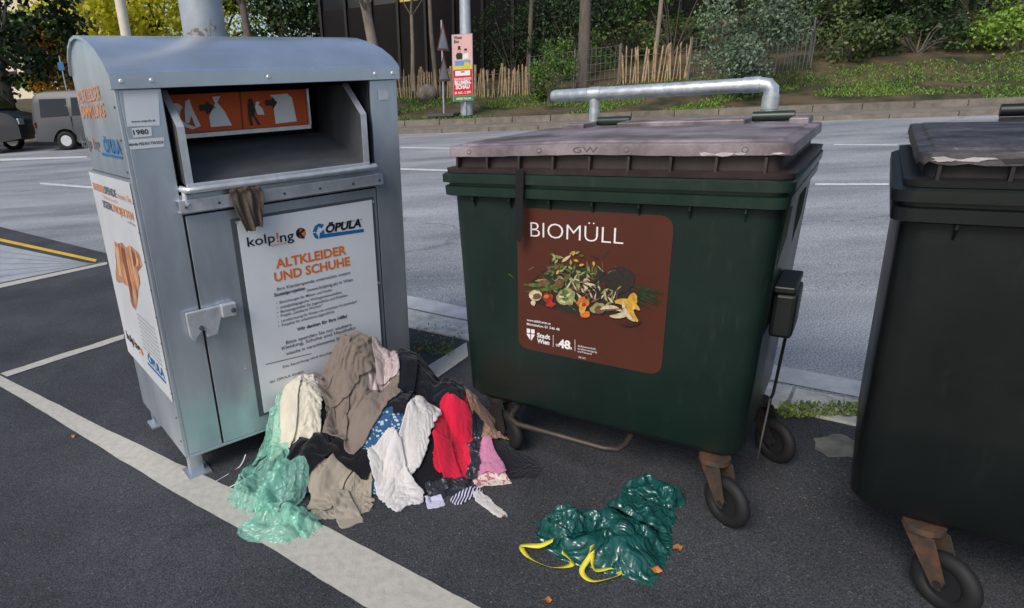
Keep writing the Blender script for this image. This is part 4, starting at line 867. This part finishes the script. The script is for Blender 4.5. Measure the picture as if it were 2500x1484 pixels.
# ---------------------------------------------------------------- street furniture
mPole=M('grey painted pole',S(158,166,174),.5,.2,ns=7,amt=.18,dirt=.2); mCreamP=M('cream pole',S(206,198,180),.6)
p=CAM+ray(497,60)*3.85
t=empty('lamp_post',(p.x,p.y,0),0,'thick grey street lamp post with peeling stickers directly behind the clothes container','lamp post')
mb=MB(); mb.tube([(0,0,0),(0,0,1.2),(0,0,4),(0,0,9)],[.14,.135,.125,.10],28); mb.build('pole',mPole,t,smooth=40)
for (a0,a1,z0,z1) in ((-112,-62,1.97,2.09),(-135,-114,2.0,2.07),(-58,-44,2.08,2.13)):
    secs=[[(.1345*math.cos(R(a0+(a1-a0)*k/8)),.1345*math.sin(R(a0+(a1-a0)*k/8)),z+random.uniform(-.008,.008)) for k in range(9)] for z in (z0,(z0+z1)/2,z1)]
    mb=MB(); mb.loft(secs,0,False,False); mb.build('torn_sticker',M('torn paper',S(140,138,138),.8,ns=24,amt=.45,thr=(.45,.55)),t)
mb=MB(); mb.tube([(0,0,9),(.0,-.3,9.5),(0,-1.2,9.7)],.04,10); mb.build('arm',mPole,t); mb=MB(); mb.loft([rr(-.15,.15,-1.8,-1.1,.08,9.62),rr(-.12,.12,-1.75,-1.15,.08,9.75)]); mb.build('lamp_head',mPole,t)
p=along(333,13); t=empty('pole',(p.x,p.y,p.z),0,'slim cream white pole left of the thick lamp post','pole'); mb=MB(); mb.tube([(0,0,0),(0,0,8)],[.1,.07],16); mb.build('shaft',mCreamP,t,smooth=40); mb=MB(); mb.tube([(0,0,0),(0,0,.1)],.16,12); mb.build('base',mCreamP,t)
p=gh(1140,281); t=empty('street_lamp',p,0,'grey street lamp post behind the poster board across the road','street lamp')
mb=MB(); mb.tube([(0,0,0),(0,0,1.2),(0,0,1.25),(-.05,0,10)],[.22,.21,.19,.13],18); mb.build('pole',mPole,t,smooth=40)
mb=MB(); mb.tube([(-.05,0,10),(-.05,-.6,10.3),(-.05,-1.6,10.4)],.06,10); mb.build('arm',mPole,t)
fp=Frame((p.x-.1,p.y-.35,p.z),R(-6)); pl=Pl(fp,0)
a=pl.px(1104,86); b=pl.px(1152,82); c=pl.px(1112,246); 
x0,x1,z1,z0=a[0],b[0],a[1],c[1]
t=empty('poster_board',fp.O,fp.a,'tall narrow poster board with a pink theatre poster above a red flower show poster','poster board')
mb=MB(); mb.box(x0-.02,x1+.02,.01,.06,z0-.02,z1+.02); mb.build('frame',mPole,t); mb=MB(); mb.box(-.03,.03,.062,.1,0,z0+.3); mb.build('bracket',mPole,t)
zm=z0+(z1-z0)*.48
mPk=M('pink poster',S(220,174,168),.6,ns=2,amt=.1); mRdP=M('red poster',S(210,24,40),.6,ns=2,amt=.08); mGrP=M('green print',S(40,140,60),.6); mSkin=M('face print',S(200,160,140),.6); mYl=M('yellow print',S(216,190,60),.6); mBl2=M('light blue print',S(90,150,190),.6)
mb=MB(); mb.flat(pl,[(x0,zm),(x1,zm),(x1,z1),(x0,z1)],.0); tp=mb.build('upper_poster',mPk,t)
w_=x1-x0; h_=z1-zm
def X(f): return x0+w_*f
def Z(f): return zm+h_*f
mb=MB(); mb.text(pl,'Wiener',X(.08),X(.5),Z(.88),.10,.006,0,.02); mb.text(pl,'Blut',X(.08),X(.34),Z(.77),.10,.006,0,.02); mb.build('lettering',mInk,tp)
mb=MB()
mb.flat(pl,[(X(.2),Z(.3)),(X(.48),Z(.3)),(X(.5),Z(.45)),(X(.4),Z(.5)),(X(.25),Z(.5)),(X(.16),Z(.42))],.006,0)
mb.flat(pl,[(X(.28),Z(.48)),(X(.4),Z(.48)),(X(.42),Z(.58)),(X(.26),Z(.58))],.008,1); mb.flat(pl,[(X(.24),Z(.575)),(X(.44),Z(.575)),(X(.40),Z(.60)),(X(.40),Z(.68)),(X(.28),Z(.68)),(X(.28),Z(.60))],.01,0)
mb.build('figure',[mInk,mSkin,mWh],tp)
mb=MB()
mb.flat(pl,[(X(.52),Z(.3)),(X(.82),Z(.3)),(X(.8),Z(.46)),(X(.68),Z(.5)),(X(.56),Z(.46))],.006,2); mb.flat(pl,[(X(.6),Z(.46)),(X(.72),Z(.46)),(X(.73),Z(.56)),(X(.6),Z(.56))],.008,1); mb.flat(pl,[(X(.58),Z(.54)),(X(.75),Z(.54)),(X(.72),Z(.6)),(X(.62),Z(.6))],.01,0)
mb.build('figure',[mInk,mSkin,mWh],tp)
mb=MB(); mb.flat(pl,[(X(.0),Z(.0)),(X(1),Z(.0)),(X(1),Z(.1)),(X(0),Z(.1))],.004,0); mb.flat(pl,[(X(.1),Z(.12)),(X(.9),Z(.12)),(X(.9),Z(.26)),(X(.1),Z(.26))],.006,1); mb.flat(pl,[(X(.55),Z(.05)),(X(.9),Z(.08)),(X(.8),Z(.22)),(X(.6),Z(.2))],.009,0)
mb.build('colour_band',[mYl,mBl2],tp)
mb=MB(); mb.flat(pl,[(x0,z0),(x1,z0),(x1,zm-.02),(x0,zm-.02)],.0); bp_=mb.build('lower_poster',mRdP,t)
h2=zm-z0
for s_,f0,f1,fz,hh,bo in (('EUROPAS GRÖSSTE',.06,.94,.66,.07,.03),('BLUMEN-',.08,.92,.52,.12,.05),('SCHAU',.12,.85,.38,.12,.05),('28. AUG. - 2. SEPT.',.06,.94,.22,.07,.03),('MESSE TULLN',.15,.9,.03,.06,.03)): mb=MB(); mb.text(pl,s_,X(f0),X(f1),z0+h2*fz,hh,.008,0,bo); mb.build('lettering',mWh,bp_)
mb=MB(); mb.flat(pl,[(X(.12),z0+h2*.8),(X(.88),z0+h2*.8),(X(.88),z0+h2*.96),(X(.12),z0+h2*.96)],.005,0); mb.flat(pl,[(X(.4),z0+h2*.9),(X(.6),z0+h2*.9),(X(.6),z0+h2*.94),(X(.4),z0+h2*.94)],.009,2)
mb.build('badge',[mWh,mGrP,mRdP],bp_)
mb=MB(); mb.flat(pl,[(x0,z0),(x1,z0),(x1,z0+h2*.16),(x0,z0+h2*.16)],.004,0); mb.build('green_band',mGrP,bp_)
p=gh(1084,284); t=empty('warning_sign',p,R(60),'two triangular warning signs seen nearly edge on, left of the poster board','traffic sign')
mRedS=M('sign border',S(196,120,112),.5)
mb=MB(); mb.cyl((0,0,.1),(0,0,3.0),.03,10); mb.build('post',mPole,t)
for z in (1.15,2.1):
    mb=MB(); mb.prism([(-.45,-.04,z),(.45,-.04,z),(0,-.04,z+.8)],(0,.01,0)); q=mb.build('sign_plate',mWh,t)
    mb=MB(); mb.add([(-.5,-.045,z-.03),(.5,-.045,z-.03),(0,-.045,z+.86),(-.38,-.045,z+.04),(.38,-.045,z+.04),(0,-.045,z+.70)],[(0,1,4,3),(1,2,5,4),(2,0,3,5)]); mb.build('border',mRedS,q)
mb=MB(); mb.box(-.35,.35,-.5,.5,0,.1); mb.build('base_plate',M('rubber base',S(70,72,74),.8),t,bevel=.02)
# ---------------------------------------------------------------- fences
mPale=M('chestnut pales',S(162,140,108),.85,ns=9,amt=.4); mWire=M('grey wire',S(104,106,104),.6,.3)
def fence_pales(px0,px1,label,h,dens,seed):
    p0,p1=gh(*px0),gh(*px1); rnd=random.Random(seed); L=(p1-p0).length; t=empty('picket_fence',p0,0,label,'picket fence'); n=int(L/dens); mb=MB(); d=(p1-p0).normalized(); nn=Vector((-d.y,d.x,0))
    for k in range(n):
        q=(p1-p0)*(k+.5)/n+d*rnd.uniform(-.03,.03); zb=TH(p0.x+q.x,p0.y+q.y)-p0.z; lean=rnd.uniform(-.1,.1); hh=h*rnd.uniform(.82,1.08); w=rnd.uniform(.012,.028)
        a=Vector((q.x,q.y,zb-.03)); b=a+Vector((d.x*lean,d.y*lean,hh)); 
        mb.loft([[a-d*w-nn*.01,a+d*w-nn*.01,a+d*w+nn*.015,a-d*w+nn*.015],[b-d*w-nn*.01-Vector((0,0,.06)),b+d*w-nn*.01-Vector((0,0,.06)),b+d*w+nn*.015-Vector((0,0,.06)),b-d*w+nn*.015-Vector((0,0,.06))],[b-d*.005,b+d*.005,b+d*.005+nn*.01,b-d*.005+nn*.01]])
    mb.build('pales',mPale,t)
    for f in (.25,.75): mb=MB(); mb.tube([Vector((0,0,h*f)),(p1-p0)+Vector((0,0,h*f))],.012,5); mb.build('wire',mWire,t)
    for f in (0,.5,1):
        q=(p1-p0)*f; mb=MB(); mb.tube([q+nn*.08+Vector((0,0,-.1)),q+nn*.08+Vector((0,0,h*1.1))],.05,8); mb.build('post',mPale,t)
fence_pales((960,240),(1100,240),'pale picket fence left of the poster board',1.05,.10,1)
fence_pales((1160,238),(1292,232),'pale picket fence between the poster board and the flowering shrub',1.05,.10,2)
fence_pales((1510,205),(1680,192),'pale picket fence leaning loosely, left of the big grey green shrub',1.2,.10,3)
def mesh_fence(px0,px1,label,h):
    p0,p1=gh(*px0),gh(*px1); t=empty('wire_fence',p0,0,label,'wire mesh fence'); V_=p1-p0; L=V_.length; mb=MB()
    n=int(L/.16)
    for k in range(n+1):
        q=V_*k/n; mb.tube([q,q+Vector((0,0,h))],.009,4,cap=False)
    for k in range(6): mb.tube([Vector((0,0,h*k/5)),V_+Vector((0,0,h*k/5))],.009,4,cap=False)
    mb.build('mesh_panel',mWire,t)
    for k in range(3):
        q=V_*k/2; mb=MB(); mb.cyl(q+Vector((0,0,-.1)),q+Vector((0,0,h+.08)),.03,8); mb.build('post',mWire,t)
mesh_fence((1292,232),(1510,206),'grey wire mesh fence between the two stretches of pickets',1.3)
mesh_fence((1680,195),(1975,150),'grey wire mesh fence behind the big grey green shrub',1.3)
p0,p1=gh(1890,185),gh(1978,165); t=empty('railing',p0,0,'low rounded metal railing on the slope right of the big shrub','railing'); V_=p1-p0; mb=MB()
mb.tube([Vector((0,0,0)),Vector((0,0,1.1)),V_*.06+Vector((0,0,1.25)),V_*.9+Vector((0,0,1.25)),V_+Vector((0,0,1.1)),V_],.028,8); mb.build('hoop',mWire,t,smooth=50)
for k in range(1,9): mb=MB(); mb.tube([V_*k/9,V_*k/9+Vector((0,0,1.24))],.010,5); mb.build('bar',mWire,t)
p=gh(1042,242); bm=bmesh.new(); bmesh.ops.create_icosphere(bm,subdivisions=3,radius=.42)
for v in bm.verts: v.co*=1+.12*math.sin(v.co.x*9+1)*math.cos(v.co.y*8)+.04*random.random(); v.co.z*=.8
me=bpy.data.meshes.new('boulder'); bm.to_mesh(me); bm.free(); me.materials.append(M('boulder stone',S(132,122,110),.9,ns=6,amt=.3,bump=.5)); o=bpy.data.objects.new('boulder',me); COL.objects.link(o); o.location=(p.x,p.y,p.z+.2); tag(o,'rounded grey boulder in front of the left picket fence','boulder')
# ---------------------------------------------------------------- vegetation
def crown_pts(c,r,n,seed,clumps=26,flat=.75,cl=.32):
    rs=np.random.RandomState(seed); u=rs.normal(size=(clumps,3)); u/=np.linalg.norm(u,axis=1)[:,None]; u*= (rs.uniform(.35,1,clumps)**.6)[:,None]
    cc=np.array(c)+u*np.array([r[0],r[1],r[2]]); k=rs.randint(0,clumps,n); rr2=(np.mean(r)*cl)*rs.uniform(.5,1.4,clumps)
    g=rs.normal(size=(n,3)); g/=np.linalg.norm(g,axis=1)[:,None]; g*=(rs.uniform(0,1,n)**.5)[:,None]*1.05; g[:,2]*=flat
    return cc[k]+g*rr2[k][:,None], cc
mBark=M('grey bark',S(96,88,80),.9,ns=7,amt=.35,bump=.5,bs=20,stretch=(1,1,.3)); mBarkL=M('pale bark',S(128,118,106),.9,ns=5,amt=.3,bump=.4,bs=20,stretch=(1,1,.3))
lfD=leafmat('dark leaves',S(13,27,12),S(50,80,34)); lfM=leafmat('mid leaves',S(32,55,19),S(98,132,46)); lfY=leafmat('leaves painted sunlit yellow',S(180,182,14),S(255,250,96),.5); lfO=leafmat('orange leaves',S(200,130,20),S(255,200,60),.4); lfG=leafmat('grey green leaves',S(50,70,52),S(122,144,116)); lfH=leafmat('hedge leaves',S(34,48,20),S(88,108,52))  # lfY: sunlight on the far crowns is painted into the leaf colour
def tree(label,base_,h,r,lean,cr,leaf,lsize,n,seed,bark=None,clumps=26,czf=.78,group=None):
    t=empty('tree',base_,0,label,'tree',group); rnd=random.Random(seed); mb=MB()
    path=[Vector((lean[0]*f*f+rnd.uniform(-.04,.04)*h*.1,lean[1]*f*f,h*czf*f-.15*(f==0))) for f in (0,.12,.3,.5,.75,1)]
    mb.tube(path,[r*1.25,r,r*.9,r*.78,r*.6,r*.35],12)
    P_,cc=crown_pts((lean[0],lean[1],h*czf),cr,n,seed,clumps)
    for q in cc[:10]:
        s=path[3+rnd.randint(0,1)]; e=Vector(q.tolist()); m=(s+e)/2+Vector((0,0,-.1*cr[2])); mb.tube([s,m,e],[r*.4,r*.25,r*.08],6)
    mb.build('trunk',bark or mBark,t,smooth=60); scatter('crown',P_,lsize,leaf,t,seed=seed,asp=.7); return t
def shrub(label,base_,r,leaf,lsize,n,seed,cat='shrub',name='shrub',group=None,clumps=18):
    t=empty(name,base_,0,label,cat,group); rnd=random.Random(seed); P_,cc=crown_pts((0,0,r[2]*.95),r,n,seed,clumps,.9,.42); P_[:,2]=np.maximum(P_[:,2],.02)
    mb=MB()
    for q in cc[:12]: e=Vector(q.tolist()); mb.tube([Vector((rnd.uniform(-.1,.1),0,-.1)),e*.5+Vector((0,0,.1)),e],[.03,.02,.008],5)
    mb.build('stems',mBark,t); scatter('foliage',P_,lsize,leaf,t,seed=seed,asp=.6); return t
tree('young tree with leaning pale trunk behind the right end of the container roof',along(925,23),10,.2,(-1.2,0),(3.4,3,3.0),lfD,.22,5600,101,mBarkL,czf=.70)
tree('tree with slim dark trunk seen above the container, right of the thick lamp post',along(628,24),11,.16,(-.6,0),(3.0,3,2.8),lfD,.22,4600,102,czf=.72)
tree('tree with straight pale trunk just right of the poster board',gh(1187,190),11,.24,(-.9,0),(3,3,2.5),lfD,.22,2600,103,mBarkL,czf=.85)
tree('tree with straight grey trunk in front of the wire mesh fence',gh(1420,212),11,.22,(-.2,0),(3,3,2.5),lfD,.22,2600,104,mBark,czf=.9)
tree('thin young tree behind the leaning picket fence',gh(1597,190),9,.08,(.1,0),(2,2,2),lfM,.2,1400,105,mBarkL,czf=.9)
tree('thin tree left of the street lamp, in front of the dark building',along(1062,30),9,.1,(-.6,0),(2,2,2),lfD,.2,1200,106,mBarkL,czf=.9)
tree('thin dark tree between the pale trunk and the grey trunk, close to the building',along(1290,32),10,.12,(.5,0),(2.4,2,2.6),lfD,.2,2600,109,mBark,czf=.72)
tree('thin pale tree at the left end of the dark building',along(1010,33),9,.11,(.3,0),(2.2,2,2.4),lfM,.2,2200,110,mBarkL,czf=.74)
tree('dark broadleaf tree behind the silver van at the left edge',along(10,34),11,.3,(0,0),(3.9,4,4.2),lfD,.3,8000,107,czf=.55,clumps=50)
tree('dark green tree between the van and the pale building',along(118,44),6,.3,(0,0),(2.6,3.5,2.5),lfM,.32,3800,108,czf=.5)
for i,(u,dd,h,rr3,lf,lab) in enumerate(((250,50,14,3.9,lfY,'sunlit yellow green tree left of the cream pole'),(300,58,15,5.5,lfY,'sunlit yellow green tree behind the cream pole'),(400,52,14,5,lfY,'sunlit yellow green tree between the cream pole and the lamp post'),
      (560,60,15,6,lfY,'sunlit yellow green tree right of the lamp post'),(700,56,15,6,lfM,'green tree behind the slim dark trunk, far across the road'),(820,50,14,6,lfD,'dark tree at the left end of the dark building'))):
    tree(lab,along(u,dd),h,.35,(0,0),(rr3,4,5.5),lf,.34,7500,120+i,czf=.5,clumps=60)
shrub('orange autumn bush behind the left side of the container',along(152,36),(1.4,1.2,2.0),lfO,.2,1500,140)
for i,(u,v,r3,lf,ls,n,lab) in enumerate(((1345,252,(.75,.7,.95),lfM,.09,2600,'dark leafy hibiscus bush right of the picket fence by the poster board'),(1250,190,(1.8,1.2,1.9),lfD,.12,3800,'dark shrub behind the pickets right of the poster board'),
     (1400,160,(2.2,1.5,1.8),lfD,.14,3600,'dark shrub left of the grey tree trunk behind the mesh fence'),(1530,150,(2.4,1.5,2.2),lfD,.14,3800,'dark shrub behind the thin young tree'),(1640,140,(2.2,1.5,2.3),lfM,.14,3600,'dark shrub left behind the big grey green shrub'),
     (1795,236,(1.75,1.5,2.1),lfG,.10,10500,'big grey green shrub at the edge of the grass, above the brown lidded bin'),(1960,110,(2.4,2,2.2),lfH,.16,3600,'bush on the slope above the rounded railing'),(2120,70,(3,2,1.8),lfH,.17,4200,'low spreading bush at the top of the slope, left of the tangled trunks'),
     (2280,75,(2.6,2,2.0),lfD,.17,4200,'dark bush among tangled trunks on the slope'),(2490,130,(1.3,1.2,1.3),leafmat('fresh leaves',S(60,94,24),S(140,174,56)),.12,2600,'bright green bush at the right edge of the photo'),(2060,150,(1.6,1,.7),lfH,.13,1800,'low bush below the railing on the slope'),(2240,125,(2.0,1,.6),lfD,.13,1900,'low flat bush halfway up the slope'),
     (2040,95,(2.4,1.5,1.5),lfD,.15,3400,'dark bush between the railing and the top of the slope'),(2400,95,(2.2,1.5,1.3),lfD,.15,3000,'spreading bush left of the bright green bush'),(1420,188,(1.5,1,1.0),lfM,.11,2400,'low shrub behind the mesh fence beside the grey trunk'),(1030,205,(1.8,1,1.5),lfD,.12,3200,'dark shrub behind the pickets left of the poster board'))):
    shrub(lab,gh(u,v),r3,lf,ls,n,160+i)
for i,(u,dd,h,lab) in enumerate(((2300,34,8,'tangled dark tree on the slope at the upper right'),(2420,35,9,'dark tree on the slope near the right edge'),(2150,42,10,'dark tree at the top of the slope above the bushes'),(1980,44,11,'dark tree behind the rounded railing'),(1830,46,11,'dark tree behind the big grey green shrub'),(2520,40,11,'dark tree beyond the right edge of the slope'))):
    tree(lab,along(u,dd),h,.2,(.5,0),(4.2,3,3.6),[lfD,lfH][i%2],.26,6500,200+i,czf=.6,clumps=40)
tree('thick grey tree trunk at the upper right corner',gh(2478,52),10,.5,(.6,0),(3,3,3),lfD,.24,2500,230,mBarkL,czf=.9)
for i in range(8):
    u=900+i*240; tree('far dark tree rising behind the long dark building',along(u,72),18,.4,(0,0),(8,5,8),lfD,.7,3000,240+i,czf=.5,group='far trees behind the long dark building',clumps=40)
rs=np.random.RandomState(12); pts=[]
for k in range(46000):
    w=1.35+rs.uniform(0,1)**1.4*4.0; s_=rs.uniform(-8,24); x,y=KW(s_,w)
    if math.sin(x*1.3+2*math.sin(y*1.7))+math.sin(x*.37+y)<-.5+.25*(w-3)*(w>3): continue
    pts.append((x,y,TH(x,y)+rs.uniform(.0,.05)))
o=scatter('grass',pts,.10,mGrass,upb=.6,asp=.28,seed=5); tag(o,'green grass strip along the stone kerb across the road','grass',kind='stuff')
rs=np.random.RandomState(13); pts=[]
for k in range(18000):
    w=6+rs.uniform(0,1)*16; s_=rs.uniform(8,34); x,y=KW(s_,w)
    if math.sin(x*.9+2*math.sin(y*.7))+math.cos(y*1.1)>.25-.1*(w-8): pts.append((x,y,TH(x,y)+rs.uniform(.0,.16)))
o=scatter('ground_cover',pts,.2,lfH,upb=.3,asp=.6,seed=6); tag(o,'patchy ground cover plants on the brown slope','ground cover',kind='stuff')
# ---------------------------------------------------------------- buildings
mDk=M('dark brown cladding',S(15,13,14),.7,.0,ns=.6,amt=.4,spec=.2); mCol_=M('dark pillar',S(9,9,10),.6); mWinY=M('window glass with painted sunset reflection',S(226,176,84),.3,0,ns=.7,amt=.5); mWinD=M('dark window glass',S(20,24,30),.2)  # yellow panes: sunset reflection painted into the glass colour, nothing glows
pL=along(800,40); pR=along(1900,36); ang=math.atan2(pR.y-pL.y,pR.x-pL.x); L=(pR-pL).length
t=empty('long_building',pL,ang,'long dark brown building with pillars and windows painted with sunset reflections behind the trees','building')
mb=MB(); mb.box(0,L,0,8,-2,4.3); mb.build('wall',mDk,t); mb=MB(); mb.box(0,L,.3,8,6.2,8); mb.build('wall',mDk,t)
for k in range(int(L/1.6)+1):
    mb=MB(); mb.box(k*1.6-.07,k*1.6+.07,-.15,.3,-2,8); mb.build('pillar',mCol_,t)
for k in range(int(L/1.6)):
    mb=MB(); mb.box(k*1.6+.08,k*1.6+1.52,.05,.12,4.302,6.198); wnd=mb.build('window',mWinY if k in (3,4,5,9,10,11,12,16) else mWinD,t)
    mb=MB(); mb.box(k*1.6+.08,k*1.6+1.52,-.02,.048,5.2,5.26); mb.build('mullion',mCol_,wnd)
mb=MB(); mb.box(-.5,L+.5,-.8,8.5,8,8.4); mb.build('roof',mCol_,t)
pB=along(150,95); t=empty('apartment_building',pB,.15,'pale cream apartment building far away at the upper left','building')
mCrm=M('cream plaster',S(244,228,204),.8,ns=.3,amt=.08); mb=MB(); mb.box(-14,10,0,12,-3,13); mb.build('wall',mCrm,t); mb=MB(); mb.prism([(-15,-1,13),(-15,13,13),(-15,6,17)],(26,0,0)); mb.build('roof',M('roof tiles',S(130,80,60),.8),t)
for i in range(7):
    for z in (1.5,5,9): mb=MB(); mb.box(-12.5+i*3.2,-11.2+i*3.2,-.06,-.01,z,z+1.8); mb.build('window',mWinD,t)
# ---------------------------------------------------------------- vans
mVan=M('grey car paint',S(72,74,79),.4,.0,ns=2,amt=.06,spec=.4); mVanD=M('dark car paint',S(26,29,34),.35,.0,ns=2,amt=.1); mGlass=M('tinted glass',S(18,21,26),.15); mTail=M('tail light',S(90,26,26),.3); mHead=M('headlight',S(150,155,160),.2)
def vanx(x,z): return .0 if z<=1.05 else .075*(z-1.05)
def make_van(loc,rz,label,mat,sc,x0=0):
    t=empty('parked_van',loc,rz,label,'van'); t.scale=(sc,sc,sc)
    low=[(.04,.36),(.01,.6),(.02,1.05),(.05,1.3),(.10,1.58),(.17,1.8),(.30,1.92),(.55,1.965),(3.3,1.965),(3.6,1.9),(3.85,1.72),(4.35,1.2),(4.8,1.08),(4.96,.95),(5.0,.7),(4.97,.4),(4.36,.32),(4.3,.52),(4.15,.68),(3.95,.73),(3.75,.68),(3.6,.52),(3.54,.32),(1.36,.32),(1.3,.52),(1.15,.68),(.95,.73),(.75,.68),(.6,.52),(.54,.32)]
    secs=[]
    for y,sgn in ((0,1),(.04,1),(1.86,-1),(1.9,-1)):
        inset=.03 if y in (0,1.9) else 0
        secs.append([(x+(inset if x<2.5 else -inset)*(1 if z>.5 else 0)-x0,y+sgn*vanx(x,z)*1.6,z-inset*(z>1.5)) for x,z in low])
    mb=MB(); mb.loft(secs); mb.build('body',mat,t,smooth=50)
    for xa,xb in ((.30,1.22),(1.32,2.35),(2.42,3.55)):
        mb=MB(); mb.loft([[(xa-x0,.018,1.14),(xb-x0,.018,1.14),(xb-x0,.078,1.7),(xa+.06-x0,.078,1.72)],[(xa-x0,.05,1.14),(xb-x0,.05,1.14),(xb-x0,.11,1.7),(xa+.06-x0,.11,1.72)]]); mb.build('window',mGlass,t,bevel=.004)
    mb=MB(); mb.loft([[(3.66-x0,y,1.84),(4.33-x0,y,1.24),(4.35-x0,y,1.25),(3.68-x0,y,1.86)] for y in (.2,1.7)]); mb.build('windscreen',mGlass,t)
    for x in (1.27,2.38): mb=MB(); mb.box(x-.006-x0,x+.006-x0,-.003,.02,.45,1.12); mb.build('door_seam',mBlk,t)
    mb=MB(); mb.box(.02-x0,.1-x0,-.006,.03,.8,1.0); mb.build('tail_light',mTail,t,bevel=.01)
    mb=MB(); mb.box(4.75-x0,5.01-x0,.02,.35,.78,.95); mb.build('headlight',mHead,t,bevel=.02)
    for x in (.95,3.95):
        for y in (.12,1.78):
            g=empty('wheel',(0,0,0)); g.parent=t; mb=MB(); mb.ring((x-x0,y,.33),(0,1,0),.24,.095,28,8,0,1.1); mb.build('tyre',mTyre,g,smooth=60); mb=MB(); mb.tube([(x-x0,y-.08,.33),(x-x0,y+.08,.33)],.18,20); mb.build('rim',mGalL,g)
    mb=MB(); mb.box(-.04-x0,.12-x0,.06,1.84,.38,.6); mb.build('bumper',mTrim,t,bevel=.03)
    return t
make_van(gh(96,372),R(8),'silver grey van parked across the road, partly hidden by the container',mVan,1.0)
make_van(gh(64,372),R(6),'dark van whose front end alone shows at the left edge of the photo',mVanD,1.2,5.0)
p=along(163,30); t=empty('traffic_sign',p,0,'small blue traffic sign on a pole by the left edge of the container','traffic sign'); mb=MB(); mb.cyl((0,0,0),(0,0,2.9),.03,8); mb.build('post',mPole,t); mb=MB(); mb.box(-.12,.12,-.05,-.03,2.35,2.65); mb.build('sign_plate',mBlu,t,bevel=.01)
# ---------------------------------------------------------------- light
w=bpy.data.worlds.new('World'); scene.world=w; w.use_nodes=True; nt=w.node_tree; bg=nt.nodes['Background']; sky=nt.nodes.new('ShaderNodeTexSky'); sky.sky_type='NISHITA'; sky.sun_disc=False
el,az=R(42),R(-140)
sky.sun_elevation=el; sky.sun_rotation=az; sky.dust_density=2.5; sky.air_density=1.0
nt.links.new(sky.outputs[0],bg.inputs[0]); bg.inputs[1].default_value=.15
sl=bpy.data.lights.new('sun','SUN'); sl.energy=2.0; sl.angle=R(25); sl.color=(1,.95,.88); so=bpy.data.objects.new('sun',sl); COL.objects.link(so)
dirv=Vector((math.sin(az)*math.cos(el),math.cos(az)*math.cos(el),math.sin(el)))
so.rotation_euler=(-dirv).to_track_quat('-Z','Y').to_euler()
scene.view_settings.view_transform='Standard'; scene.view_settings.look='None'; scene.view_settings.exposure=0
